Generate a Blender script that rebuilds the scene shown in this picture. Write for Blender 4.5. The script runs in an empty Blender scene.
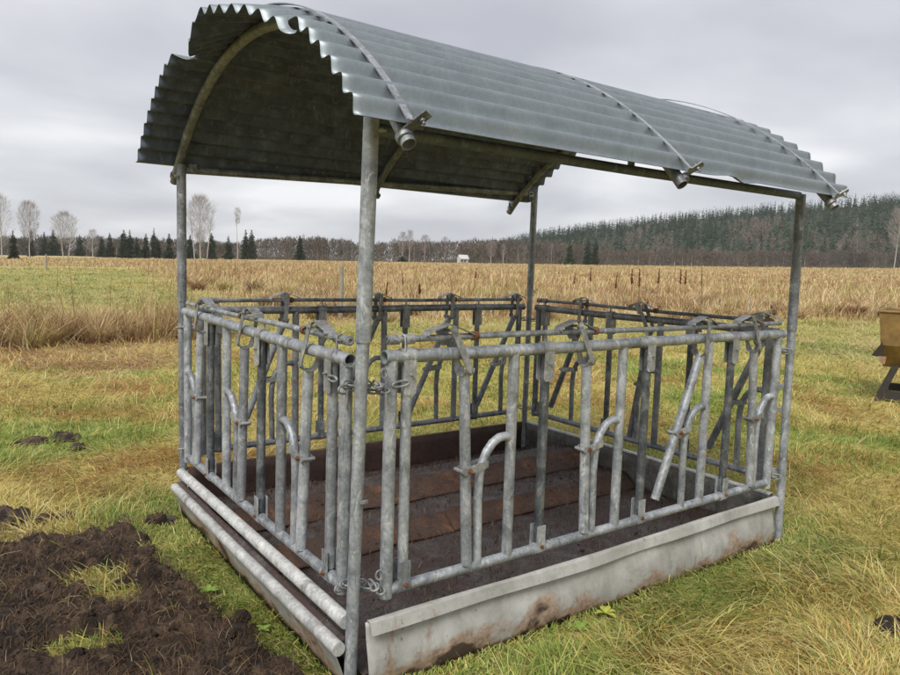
import bpy, math, random
import numpy as np
from mathutils import Vector, Matrix
random.seed(7); RNG=np.random.default_rng(11)
C=bpy.context.scene.collection; SC=bpy.context.scene
PI=math.pi
# ------------------------------------------------------------------ camera
CAM=np.array([-1.2171,-2.1911,1.6]); YAW,PITCH,ROLL,FPX=0.9410,-0.1051,0.0342,709.04
def cam_axes():
    f=np.array([math.cos(PITCH)*math.cos(YAW),math.cos(PITCH)*math.sin(YAW),math.sin(PITCH)])
    r=np.array([math.sin(YAW),-math.cos(YAW),0]); u=np.cross(r,f)
    return r*math.cos(ROLL)+u*math.sin(ROLL), -r*math.sin(ROLL)+u*math.cos(ROLL), f
_r,_u,_f=cam_axes()
cd=bpy.data.cameras.new('camera'); cam=bpy.data.objects.new('camera',cd); C.objects.link(cam)
cam.matrix_world=Matrix(((_r[0],_u[0],-_f[0],CAM[0]),(_r[1],_u[1],-_f[1],CAM[1]),(_r[2],_u[2],-_f[2],CAM[2]),(0,0,0,1)))
cd.sensor_width=36; cd.lens=36*FPX/900; cd.clip_start=0.05; cd.clip_end=9000
SC.camera=cam
# ------------------------------------------------------------------ world, sun, exposure
SUN_EL,SUN_AZ=math.radians(50),math.radians(-148)     # azimuth measured from +X towards +Y
w=bpy.data.worlds.new('World'); SC.world=w; w.use_nodes=True
nt=w.node_tree; nt.nodes.clear()
def N(t,typ,**k):
    n=t.nodes.new(typ)
    for a,b in k.items(): setattr(n,a,b)
    return n
sky=N(nt,'ShaderNodeTexSky',sky_type='NISHITA',sun_disc=False); sky.sun_elevation=SUN_EL; sky.sun_rotation=PI/2-SUN_AZ
b1=N(nt,'ShaderNodeBackground'); b1.inputs[1].default_value=0.08; nt.links.new(sky.outputs[0],b1.inputs[0])
tc=N(nt,'ShaderNodeTexCoord'); sep=N(nt,'ShaderNodeSeparateXYZ'); nt.links.new(tc.outputs['Generated'],sep.inputs[0])
# direction projected on a cloud layer, so the cloud banks flatten towards the horizon
mx=N(nt,'ShaderNodeMath',operation='ADD'); mx.inputs[1].default_value=0.16; nt.links.new(sep.outputs[2],mx.inputs[0])
mm=N(nt,'ShaderNodeMath',operation='MAXIMUM'); mm.inputs[1].default_value=0.05; nt.links.new(mx.outputs[0],mm.inputs[0])
dx=N(nt,'ShaderNodeMath',operation='DIVIDE'); dy=N(nt,'ShaderNodeMath',operation='DIVIDE')
nt.links.new(sep.outputs[0],dx.inputs[0]); nt.links.new(mm.outputs[0],dx.inputs[1]); nt.links.new(sep.outputs[1],dy.inputs[0]); nt.links.new(mm.outputs[0],dy.inputs[1])
cmb=N(nt,'ShaderNodeCombineXYZ'); nt.links.new(dx.outputs[0],cmb.inputs[0]); nt.links.new(dy.outputs[0],cmb.inputs[1])
n1=N(nt,'ShaderNodeTexNoise'); n1.inputs['Scale'].default_value=0.85; n1.inputs['Detail'].default_value=5; n1.inputs['Roughness'].default_value=0.45; n1.inputs['Distortion'].default_value=0.25
nt.links.new(cmb.outputs[0],n1.inputs['Vector'])
cr=N(nt,'ShaderNodeValToRGB'); e=cr.color_ramp.elements
e[0].position=0.33; e[0].color=(0.38,0.39,0.435,1); e[1].position=0.66; e[1].color=(0.74,0.745,0.76,1)
m_=e.new(0.5); m_.color=(0.53,0.54,0.57,1)
nt.links.new(n1.outputs[0],cr.inputs[0])
b2=N(nt,'ShaderNodeBackground'); b2.inputs[1].default_value=1.0; nt.links.new(cr.outputs[0],b2.inputs[0])
ms=N(nt,'ShaderNodeMixShader'); ms.inputs[0].default_value=0.92
nt.links.new(b1.outputs[0],ms.inputs[1]); nt.links.new(b2.outputs[0],ms.inputs[2])
wo=N(nt,'ShaderNodeOutputWorld'); nt.links.new(ms.outputs[0],wo.inputs[0])
ld=bpy.data.lights.new('sun','SUN'); ld.energy=2.3; ld.angle=math.radians(25); ld.color=(1,0.97,0.92)
sun=bpy.data.objects.new('sun',ld); C.objects.link(sun)
sd=Vector((math.cos(SUN_EL)*math.cos(SUN_AZ),math.cos(SUN_EL)*math.sin(SUN_AZ),math.sin(SUN_EL)))
sun.rotation_euler=sd.to_track_quat('Z','Y').to_euler(); sun.location=(0,0,50)
SC.view_settings.view_transform='Standard'; SC.view_settings.look='None'
SC.view_settings.exposure=0.52; SC.view_settings.gamma=1; SC.view_settings.use_curve_mapping=False
SC.cycles.volume_bounces=1; SC.cycles.max_bounces=6
# ------------------------------------------------------------------ helpers
def tag(o,label=None,cat=None,group=None,kind=None):
    for k,v in (('label',label),('category',cat),('group',group),('kind',kind)):
        if v: o[k]=v
    return o
def empty(name,loc=(0,0,0)):
    o=bpy.data.objects.new(name,None); C.objects.link(o); o.location=loc; return o
def par(o,p):
    if p is not None:
        o.parent=p; o.matrix_parent_inverse=Matrix.Identity(4)
        L=Vector(p.location)
        q=p.parent
        while q is not None: L+=Vector(q.location); q=q.parent
        if L.length>0: o.data.transform(Matrix.Translation(-L))
    return o
def np_mesh(name,V,Ts=None,Qs=None,col=None,mat=None,smooth=False,parent=None,mats=None,midx=None):
    me=bpy.data.meshes.new(name); V=np.asarray(V,dtype=np.float32).reshape(-1,3)
    nt_=0 if Ts is None else len(Ts); nq=0 if Qs is None else len(Qs)
    me.vertices.add(len(V)); me.vertices.foreach_set('co',V.ravel())
    idx=[]
    if nt_: idx.append(np.asarray(Ts,dtype=np.int32).ravel())
    if nq: idx.append(np.asarray(Qs,dtype=np.int32).ravel())
    idx=np.concatenate(idx); me.loops.add(len(idx)); me.loops.foreach_set('vertex_index',idx)
    me.polygons.add(nt_+nq)
    st=np.concatenate([np.arange(nt_)*3, nt_*3+np.arange(nq)*4]).astype(np.int32)
    me.polygons.foreach_set('loop_start',st)
    me.polygons.foreach_set('use_smooth',np.full(nt_+nq,smooth))
    if midx is not None: me.polygons.foreach_set('material_index',np.asarray(midx,dtype=np.int32))
    me.update(calc_edges=True); me.validate()
    if col is not None:
        a=me.attributes.new('tint','FLOAT_COLOR','POINT')
        c4=np.ones((len(V),4),dtype=np.float32); c4[:,:3]=col; a.data.foreach_set('color',c4.ravel())
    for m in (mats or ([mat] if mat else [])): me.materials.append(m)
    o=bpy.data.objects.new(name,me); C.objects.link(o)
    return par(o,parent)
class MB:
    def __init__(s): s.v=[]; s.f=[]; s.sm=[]
    def add(s,vs,fs,smooth=False):
        b=len(s.v); s.v+= [tuple(map(float,v)) for v in vs]; s.f+=[tuple(b+i for i in f) for f in fs]; s.sm+=[smooth]*len(fs); return s
    def tube(s,pts,r,n=14,hollow=False,wall=0.0035,cap=True,closed=False,flat=1.0):
        P=[np.array(p,float) for p in pts]; m=len(P)
        rs=[r]*m if not hasattr(r,'__len__') else list(r)
        T=[]
        for i in range(m):
            a=P[(i-1)%m] if (i>0 or closed) else P[0]; b=P[(i+1)%m] if (i<m-1 or closed) else P[-1]
            t=b-a; T.append(t/np.linalg.norm(t))
        up=np.array([0,0,1.]) if abs(T[0][2])<.9 else np.array([1.,0,0])
        nn=np.cross(T[0],up); nn/=np.linalg.norm(nn); rings=[]
        for i in range(m):
            nn=nn-T[i]*(nn@T[i]); nn/=np.linalg.norm(nn); bb=np.cross(T[i],nn)
            rings.append([P[i]+rs[i]*(math.cos(2*PI*k/n)*nn+flat*math.sin(2*PI*k/n)*bb) for k in range(n)])
        vs=[v for R_ in rings for v in R_]; fs=[]
        for i in range(m if closed else m-1):
            j=(i+1)%m
            for k in range(n): fs.append((i*n+k,i*n+(k+1)%n,j*n+(k+1)%n,j*n+k))
        s.add(vs,fs,True)
        if closed: return s
        if hollow:
            for e_,sg in ((0,1),(m-1,-1)):
                c=P[e_]; t=T[e_]*sg; q=1-wall/rs[e_]
                o_=rings[e_]; i_=[c+(v-c)*q for v in o_]; d_=[v+t*0.12 for v in i_]; vs=o_+i_+d_+[c+t*.12]; fs=[]
                for k in range(n):
                    k2=(k+1)%n
                    a=[(k,k2,n+k2,n+k),(n+k,n+k2,2*n+k2,2*n+k),(2*n+k,2*n+k2,3*n)]
                    fs+= a if sg<0 else [tuple(reversed(z)) for z in a]
                s.add(vs,fs,False)
        elif cap:
            s.add(rings[0],[tuple(range(n-1,-1,-1))]); s.add(rings[-1],[tuple(range(n))])
        return s
    def box(s,c,ax,ay,az):   # half axes vectors
        c,ax,ay,az=[np.array(q,float) for q in (c,ax,ay,az)]
        vs=[c+i*ax+j*ay+k*az for i in(-1,1) for j in(-1,1) for k in(-1,1)]
        s.add(vs,[(0,1,3,2),(4,6,7,5),(0,4,5,1),(2,3,7,6),(0,2,6,4),(1,5,7,3)]); return s
    def plate(s,pts,t):      # planar polygon pts (3D) thickened by vector t (half each side)
        P=[np.array(p,float) for p in pts]; t=np.array(t,float); n=len(P)
        vs=[p-t for p in P]+[p+t for p in P]
        s.add(vs,[tuple(range(n-1,-1,-1)),tuple(range(n,2*n))]+[(k,(k+1)%n,n+(k+1)%n,n+k) for k in range(n)]); return s
    def ribbon(s,pts,wv,t):  # strip along pts, half width vector wv, thickness t (normal computed)
        P=[np.array(p,float) for p in pts]; wv=np.array(wv,float); m=len(P); vs=[]; fs=[]
        for i in range(m):
            d=P[min(i+1,m-1)]-P[max(i-1,0)]; nr=np.cross(d,wv); nr/=np.linalg.norm(nr); nr*=t/2
            vs+=[P[i]-wv-nr,P[i]+wv-nr,P[i]+wv+nr,P[i]-wv+nr]
        for i in range(m-1):
            for k in range(4): fs.append((i*4+k,i*4+(k+1)%4,i*4+4+(k+1)%4,i*4+4+k))
        fs+= [(3,2,1,0),(4*m-4,4*m-3,4*m-2,4*m-1)]
        s.add(vs,fs); return s
    def bolt(s,c,d,r=.009,l=.012):
        c=np.array(c,float); d=np.array(d,float); d/=np.linalg.norm(d)
        s.tube([c-d*l*.2,c+d*l],r,6); s.tube([c+d*l,c+d*(l*1.9)],r*.5,8); return s
    def build(s,name,mat,parent=None,label=None):
        me=bpy.data.meshes.new(name); me.from_pydata(s.v,[],s.f); me.update()
        me.polygons.foreach_set('use_smooth',s.sm); me.materials.append(mat)
        o=bpy.data.objects.new(name,me); C.objects.link(o); par(o,parent)
        if label: o['label']=label
        return o
# ---- numpy value noise
_LAT=np.random.default_rng(3).random((256,256))
def vn(x,y,seed=0):
    x=np.asarray(x,float)+seed*17.31; y=np.asarray(y,float)+seed*9.77
    xi=np.floor(x).astype(int); yi=np.floor(y).astype(int); fx=x-xi; fy=y-yi
    fx=fx*fx*(3-2*fx); fy=fy*fy*(3-2*fy)
    g=lambda a,b:_LAT[a%256,b%256]
    return (g(xi,yi)*(1-fx)+g(xi+1,yi)*fx)*(1-fy)+(g(xi,yi+1)*(1-fx)+g(xi+1,yi+1)*fx)*fy
def fbm(x,y,s=1.,o=4,seed=0,gain=.5):
    t=0;a=1;n=0
    for i in range(o):
        t=t+a*vn(x*s,y*s,seed+i*3.3); n+=a; a*=gain; s*=2.03
    return t/n
def sst(a,b,x):
    t=np.clip((x-a)/(b-a),0,1); return t*t*(3-2*t)
# ------------------------------------------------------------------ materials
def newmat(name):
    m=bpy.data.materials.new(name); m.use_nodes=True; t=m.node_tree; t.nodes.clear()
    o=N(t,'ShaderNodeOutputMaterial'); b=N(t,'ShaderNodeBsdfPrincipled'); t.links.new(b.outputs[0],o.inputs[0]); return m,t,b
def noise(t,vec,scale,detail=4,rough=.5,dist=0):
    n=N(t,'ShaderNodeTexNoise'); n.inputs['Scale'].default_value=scale; n.inputs['Detail'].default_value=detail
    n.inputs['Roughness'].default_value=rough; n.inputs['Distortion'].default_value=dist
    if vec is not None: t.links.new(vec,n.inputs['Vector'])
    return n.outputs[0]
def ramp(t,src,stops):
    r=N(t,'ShaderNodeValToRGB'); e=r.color_ramp.elements
    while len(e)<len(stops): e.new(.5)
    for i,(p,c) in enumerate(stops):
        e[i].position=p; e[i].color=(c if hasattr(c,'__len__') else (c,c,c))+(1,) if not hasattr(c,'__len__') or len(c)==3 else c
    t.links.new(src,r.inputs[0]); return r.outputs[0]
def mix(t,f,a,b,mode='MIX'):
    m=N(t,'ShaderNodeMix',data_type='RGBA',blend_type=mode)
    for i,v in ((0,f),(6,a),(7,b)):
        if hasattr(v,'links'): t.links.new(v,m.inputs[i])
        else: m.inputs[i].default_value=v if not hasattr(v,'__len__') else tuple(v)+(1,)
    return m.outputs[2]
def mapped(t,scale=(1,1,1),kind='Object'):
    c=N(t,'ShaderNodeTexCoord'); m=N(t,'ShaderNodeMapping'); m.inputs['Scale'].default_value=scale
    t.links.new(c.outputs[kind],m.inputs[0]); return m.outputs[0]
def bump(t,b,h,s,d=.01):
    n=N(t,'ShaderNodeBump'); n.inputs['Strength'].default_value=s; n.inputs['Distance'].default_value=d
    t.links.new(h,n.inputs['Height']); t.links.new(n.outputs[0],b.inputs['Normal'])
def galv(name,lo,mid,hi,metal=.35,dirt=(.16,.13,.1),dirtamt=.25,rough=(.38,.62),vary=.5,streak=True,fade=None,chalk=.75,bmp=.25):
    m,t,b=newmat(name); v=mapped(t)
    base=ramp(t,noise(t,v,9,6,.65,.4),[(.3,lo),(.5,mid),(.72,hi)])
    fine=ramp(t,noise(t,v,70,3,.6),[(.35,.78),(.65,1.12)])
    c=mix(t,1 if streak else .35,base,fine,'MULTIPLY')
    # runs down the tube
    vs=mapped(t,(22,22,1.6)); st=ramp(t,noise(t,vs,1.0,5,.6),[(.42,0.),(.7,1.)])
    if streak: c=mix(t,st,c,mix(t,1,c,(1.32,1.32,1.34),'MULTIPLY'))
    if fade:   # rubbed dark by the animals' necks on the middle of the bar, zinc left near its top
        cz=N(t,'ShaderNodeTexCoord'); sz=N(t,'ShaderNodeSeparateXYZ'); t.links.new(cz.outputs['Object'],sz.inputs[0])
        ad=N(t,'ShaderNodeMath',operation='MULTIPLY_ADD'); t.links.new(noise(t,mapped(t,(5,5,7)),1.5,6,.7),ad.inputs[0]); ad.inputs[1].default_value=.5; t.links.new(sz.outputs[2],ad.inputs[2])
        c=mix(t,ramp(t,ad.outputs[0],[(fade-.02,0.),(fade+.10,1.)]),c,mix(t,1,base,(.75,.76,.78),'MULTIPLY') if False else (.24,.25,.26))
    # chalky blotches and dirt
    ch=ramp(t,noise(t,mapped(t,(1,1,.45)),24,7,.8,.6),[(.54,0.),(.64,chalk)])
    c=mix(t,ch,c,(min(hi[0]*1.45,.74),min(hi[1]*1.45,.74),min(hi[2]*1.42,.74)))
    if streak: c=mix(t,ramp(t,noise(t,mapped(t,(38,38,4)),1.1,7,.8),[(.56,0.),(.66,.6)]),c,(lo[0]*.55,lo[1]*.57,lo[2]*.6))
    d=ramp(t,noise(t,mapped(t,(1,1,.6)),5,7,.72,.5),[(.55,0.),(.75,dirtamt)])
    c=mix(t,d,c,dirt)
    oi=N(t,'ShaderNodeObjectInfo'); rv=N(t,'ShaderNodeMapRange'); rv.inputs[3].default_value=1-vary*.55; rv.inputs[4].default_value=1+vary*.25
    t.links.new(oi.outputs['Random'],rv.inputs[0])
    hv=N(t,'ShaderNodeHueSaturation'); t.links.new(rv.outputs[0],hv.inputs['Value']); t.links.new(c,hv.inputs['Color'])
    t.links.new(hv.outputs[0],b.inputs['Base Color'])
    b.inputs['Metallic'].default_value=metal
    t.links.new(ramp(t,noise(t,v,18,5,.6),[(.3,rough[0]),(.7,rough[1])]),b.inputs['Roughness'])
    bump(t,b,noise(t,v,55,5,.7),bmp,.003)
    return m
M={}
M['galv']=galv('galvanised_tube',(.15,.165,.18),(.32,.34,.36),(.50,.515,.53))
M['pale']=galv('pale_weathered_tube',(.38,.38,.37),(.56,.56,.54),(.70,.70,.67),.1,dirt=(.10,.075,.055),dirtamt=.9)
M['dark']=galv('dark_worn_tube',(.045,.052,.062),(.105,.116,.13),(.26,.275,.29),.4,vary=.3,rough=(.3,.5),fade=None)
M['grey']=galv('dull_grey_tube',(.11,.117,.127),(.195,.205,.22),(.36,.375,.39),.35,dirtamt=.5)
M['plate']=galv('dull_zinc_plate',(.17,.175,.175),(.27,.275,.275),(.40,.405,.40),.25,dirtamt=.5)
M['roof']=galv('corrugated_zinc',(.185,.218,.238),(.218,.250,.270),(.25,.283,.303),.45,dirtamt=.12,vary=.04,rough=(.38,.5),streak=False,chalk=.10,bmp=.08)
M['under']=galv('grimy_shaded_zinc_underside',(.055,.068,.105),(.100,.122,.178),(.155,.185,.255),.2,dirtamt=.6,vary=.1,rough=(.6,.8),streak=False)  # grime plus the roof's shade in the colour; blue offsets grass bounce
M['inner']=galv('dirty_inner_sheet',(.06,.058,.05),(.11,.105,.092),(.18,.175,.155),.1,dirt=(.08,.04,.025),dirtamt=.8,vary=0,rough=(.6,.8))
M['strap']=galv('flat_steel_strap',(.2,.21,.22),(.3,.31,.33),(.42,.43,.45),.45)
def rusty(name,lo,mid,hi,sc=7,rough=.85,bs=.5,dirt=None):
    m,t,b=newmat(name); v=mapped(t)
    c=ramp(t,noise(t,v,sc,8,.7,.3),[(.3,lo),(.5,mid),(.72,hi)])
    c=mix(t,ramp(t,noise(t,v,60,4,.7),[(.4,0.),(.7,.6)]),c,tuple(x*.45 for x in lo))
    if dirt:
        c=mix(t,ramp(t,noise(t,v,3.2,8,.72,.6),[(.42,0.),(.56,.95)]),c,dirt[0]); c=mix(t,ramp(t,noise(t,v,42,6,.8),[(.56,0.),(.64,.85)]),c,dirt[1]); c=mix(t,ramp(t,noise(t,v,85,4,.8),[(.60,0.),(.68,.9)]),c,dirt[2])
    t.links.new(c,b.inputs['Base Color']); t.links.new(ramp(t,noise(t,v,11,5,.7),[(.3,rough-.25),(.65,rough)]),b.inputs['Roughness'])
    bump(t,b,noise(t,v,30,8,.75),bs,.012); return m
M['rust']=rusty('rust_brown',(.10,.04,.02),(.2,.08,.035),(.32,.15,.07),20)
M['wall_in']=rusty('rusty_inner_wall',(.035,.02,.016),(.06,.032,.024),(.10,.05,.035),5,bs=.3)
M['ridge']=rusty('rusty_ridge',(.06,.030,.020),(.15,.072,.040),(.30,.16,.085),5,bs=.9,dirt=((.075,.045,.034),(.03,.018,.014),(.26,.17,.11)))
M['floor']=rusty('dirty_trough_floor',(.045,.034,.031),(.095,.078,.073),(.19,.165,.155),8,rough=.7,bs=1.,dirt=((.06,.034,.027),(.018,.012,.010),(.34,.28,.23)))
def trough_outer():
    m,t,b=newmat('weathered_trough_sheet'); v=mapped(t)
    c=ramp(t,noise(t,v,4,7,.65,.5),[(.3,(.28,.27,.24)),(.5,(.40,.39,.36)),(.7,(.52,.51,.48))])
    c=mix(t,ramp(t,noise(t,mapped(t,(14,14,3)),1.3,6,.7),[(.5,0.),(.72,.5)]),c,(.22,.23,.22))
    # rust grows from the ground up, with a ragged edge of its own
    cz=N(t,'ShaderNodeTexCoord'); sz=N(t,'ShaderNodeSeparateXYZ'); t.links.new(cz.outputs['Object'],sz.inputs[0])
    a=N(t,'ShaderNodeMath',operation='MULTIPLY_ADD'); t.links.new(noise(t,mapped(t,(2.2,2.2,3)),1.6,6,.6),a.inputs[0]); a.inputs[1].default_value=.55; a.inputs[2].default_value=-.185
    s=N(t,'ShaderNodeMath',operation='SUBTRACT'); t.links.new(a.outputs[0],s.inputs[0]); t.links.new(sz.outputs[2],s.inputs[1])
    e1=ramp(t,s.outputs[0],[(-0.,0.),(.045,.8)]); e2=ramp(t,s.outputs[0],[(.075,0.),(.105,.95)])
    rc=ramp(t,noise(t,v,22,8,.8),[(.38,(.15,.075,.04)),(.5,(.33,.20,.12)),(.62,(.44,.34,.25))])
    c=mix(t,e1,c,rc); c=mix(t,e2,c,(.055,.032,.025))
    sp=ramp(t,noise(t,v,30,6,.8),[(.60,0.),(.67,.75)]); c=mix(t,sp,c,(.15,.075,.045)); c=mix(t,ramp(t,noise(t,mapped(t,(9,9,1.5)),1.2,6,.7,.3),[(.60,0.),(.68,.6)]),c,(.26,.16,.10))
    t.links.new(c,b.inputs['Base Color']); b.inputs['Metallic'].default_value=.1
    c2=None; b.inputs['Roughness'].default_value=.6; bump(t,b,noise(t,v,14,7,.7),.35,.01); return m
M['trough']=trough_outer()
def tinted(name,rough=.75,bs=0,var=.25,sc=6,spec=.2,trans=0):
    m,t,b=newmat(name); a=N(t,'ShaderNodeAttribute',attribute_name='tint'); v=mapped(t)
    c=mix(t,1,a.outputs['Color'],ramp(t,noise(t,v,sc,6,.65),[(.3,1-var),(.7,1+var)]),'MULTIPLY')
    t.links.new(c,b.inputs['Base Color']); b.inputs['Roughness'].default_value=rough; b.inputs['Specular IOR Level'].default_value=spec
    if bs: bump(t,b,noise(t,v,25,8,.75),bs,.03)
    if name=='dark_manure': t.links.new(ramp(t,noise(t,v,4,6,.7),[(.42,.38),(.6,.85)]),b.inputs['Roughness'])
    if trans:
        tr=N(t,'ShaderNodeBsdfTranslucent'); t.links.new(c,tr.inputs[0]); mshd=N(t,'ShaderNodeMixShader'); mshd.inputs[0].default_value=trans
        t.links.new(b.outputs[0],mshd.inputs[1]); t.links.new(tr.outputs[0],mshd.inputs[2])
        t.links.new(mshd.outputs[0],[n for n in t.nodes if n.type=='OUTPUT_MATERIAL'][0].inputs[0])
    return m
M['ground']=tinted('field_ground',.95,.8,.35,7)
M['blade']=tinted('grass_blades',.55,0,.12,3,.3,.3)
M['mud']=tinted('dark_manure',.7,1.0,.5,30,.35)
M['twig']=tinted('bare_twigs',.9,0,.1,.2,.1)
M['needle']=tinted('needle_foliage',.8,0,.15,.3,.1)
def simple(name,c,rough=.6,var=.3,sc=12,metal=0,bs=.2):
    m,t,b=newmat(name); v=mapped(t)
    t.links.new(mix(t,1,c,ramp(t,noise(t,v,sc,6,.7),[(.3,1-var),(.7,1+var)]),'MULTIPLY'),b.inputs['Base Color'])
    b.inputs['Roughness'].default_value=rough; b.inputs['Metallic'].default_value=metal
    if bs: bump(t,b,noise(t,v,sc*3,5,.7),bs,.01)
    return m
# ------------------------------------------------------------------ terrain
FH=np.array([math.cos(YAW),math.sin(YAW)]); RH=np.array([math.sin(YAW),-math.cos(YAW)])
def sd_(x,y):
    X=np.asarray(x)-CAM[0]; Y=np.asarray(y)-CAM[1]; return X*RH[0]+Y*RH[1], X*FH[0]+Y*FH[1]
def at(X,d):            # a spot d metres ahead of the photographer, X/900 across
    s=(X-450)/FPX*d; p=CAM[:2]+FH*d+RH*s; return float(p[0]),float(p[1])
HA=[-1.2,-.05,.0,.042,.09,.127,.21,.28,.35,.49,.635,1.0,1.6]; HH=[0,0,4,16,27,36,48,56,62,73,85,98,80]
def height(x,y,rough=True):
    s,d=sd_(x,y); R=np.hypot(s,d); a=np.where(d>1,s/np.maximum(d,1),np.sign(s)*1.0); a=np.clip(a,-1.4,1.4)
    z=sst(12,350,R)*(1.4+6.0*np.clip(a,-.7,.9))
    z=z+np.interp(a,HA,HH)*sst(430,1000,R)**.85*(1+.10*(fbm(x,y,.006,3,5)-.5))
    z=np.where(d<0,z*sst(-400,0,d),z)
    if rough:
        z=z+(fbm(x,y,2.2,4,1)-.5)*.05*sst(.0,1.,R)+(fbm(x,y,.12,3,2)-.5)*.25*sst(12,40,R)
    return z
def in_trough(x,y,m=0.0): return (x>-.04-m)&(x<2.9+m)&(y>-.05-m)&(y<2.31+m)
ISL=[(-.62,1.52,.17,.12),(-.60,1.30,.14,.09),(-.02,1.45,.22,.26),(-.78,.86,.15,.10),(-.12,1.75,.16,.2),(-.35,1.75,.05,.05)]
def mudmask(x,y):
    n=(fbm(x,y,3.1,4,21)-.5); n2=(fbm(x,y,2.2,4,31)-.5)
    f=np.minimum(np.minimum(2.2-y+n*.5-.18*np.clip(x+.6,-3,1), -.16-x+n2*.42-.14*sst(.4,1.6,y)),y+.55+n*.4)
    f=np.minimum(f,x+3.4)
    m=sst(-.03,.09,f)
    for cx,cy,rx,ry in ISL:
        m=m*sst(.6,1.25,np.hypot((x-cx)/rx,(y-cy)/ry)+n*.9)
    for cx,cy,rx,ry in [(-.62,4.5,.16,.13),(-.35,4.55,.13,.2),(-.34,4.1,.07,.06),(-.9,2.62,.10,.07),(-.75,2.5,.2,.07),(-.17,2.12,.1,.06),(2.32,-.9,.12,.08)]:
        m=np.maximum(m,1-sst(.7,1.15,np.hypot((x-cx)/rx,(y-cy)/ry)+n*.8))
    return m
def tallmask(x,y):
    s,d=sd_(x,y); n=(fbm(x,y,.25,3,41)-.5)*4; n2=(fbm(x,y,.9,3,42)-.5)
    t1=np.minimum(y-(14.5-.24*(x-5))+n*.5, (x-(6.2+(y-15)*.16))+n*.5)
    clump=.85-np.hypot((x-.3)/3.3,(y-11.6-.28*x)/1.9)+n2*2.6
    far=np.hypot(s,d)-85-.2*s
    return np.maximum(np.maximum(sst(-2.0,3.5,t1),sst(0,.35,clump)),.8*sst(-8,30,far+n*9))
def clumpmask(x,y): return sst(0,.5,1.1-np.hypot((x-.3)/3.6,(y-10.6-.28*x)/3.0)+(fbm(x,y,.8,3,43)-.5)*1.1)
def lerp(a,b,t): t=np.asarray(t)[...,None]; return a*(1-t)+np.array(b)*t
def groundcol(x,y):
    x=np.asarray(x,float); y=np.asarray(y,float)
    a=fbm(x,y,.55,4,51); b=fbm(x,y,1.4,4,52); c=fbm(x,y,.11,3,53); e=fbm(x,y,.3,3,57)
    s,d=sd_(x,y); R=np.hypot(s,d)
    col=np.broadcast_to(np.array([.40,.33,.10]),x.shape+(3,)).copy()
    col=lerp(col,(.20,.24,.05),sst(.52,.66,a))
    col=lerp(col,(.29,.15,.045),sst(.54,.68,b)*.7)
    edge=np.maximum(np.maximum(-.05-x,x-2.9),np.maximum(-.05-y,y-2.3)); col=lerp(col,(.12,.17,.04),(1-sst(.1,.55,edge+(b-.5)*.6))*.75)
    fld=sst(13,18,R)
    col=lerp(col,(.34,.31,.11),fld*.9); col=lerp(col,(.25,.27,.09),sst(.47,.64,e)*fld*.8); col=lerp(col,(.42,.34,.16),sst(.52,.64,b)*fld*.7)
    cm=clumpmask(x,y); col=lerp(col,(.33,.235,.12),cm); col=lerp(col,(.24,.145,.075),cm*sst(.48,.6,a))
    tm=tallmask(x,y)*(1-cm); col=lerp(col,(.38,.26,.12),tm)
    col=lerp(col,(.38,.33,.13),tm*sst(.5,.66,fbm(x,y,.16,3,54))*.7)
    col=lerp(col,(.44,.36,.18),sst(120,300,R)*.7)
    col=lerp(col,(.03,.04,.025),sst(415,450,R))
    return col
def build_ground():
    rr=np.concatenate([[.02],np.geomspace(.35,4500,620)]); th=[]
    a1=np.linspace(-.85,.85,760); a2=np.linspace(.85,2*PI-.85,122)[1:-1]; th=np.concatenate([a1,a2]); n=len(th)
    Rg,Tg=np.meshgrid(rr,th,indexing='ij')
    d=Rg*np.cos(Tg); s=Rg*np.sin(Tg)
    x=CAM[0]+FH[0]*d+RH[0]*s; y=CAM[1]+FH[1]*d+RH[1]*s
    z=height(x,y); it=in_trough(x,y,-.01); z=np.where(it,-.03,z)
    near=sst(.0,.25,np.maximum(np.maximum(-.04-x,x-2.9),np.maximum(-.05-y,y-2.3))); z=np.where(it,z,z*near)
    mk=mudmask(x,y); z=z-.035*mk*(Rg<9)
    col=groundcol(x,y); col=lerp(col,(.05,.033,.022),mk*.9*(Rg<9))
    m=len(rr); i=np.arange(m-1)[:,None]; k=np.arange(n)[None,:]; k2=(k+1)%n
    Q=np.stack([i*n+k,i*n+k2,(i+1)*n+k2,(i+1)*n+k],-1).reshape(-1,4)[:, ::-1]
    tag(np_mesh('ground',np.stack([x,y,z],-1).reshape(-1,3),None,Q,col.reshape(-1,3),M['ground'],True),kind='structure')
build_ground()
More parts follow.
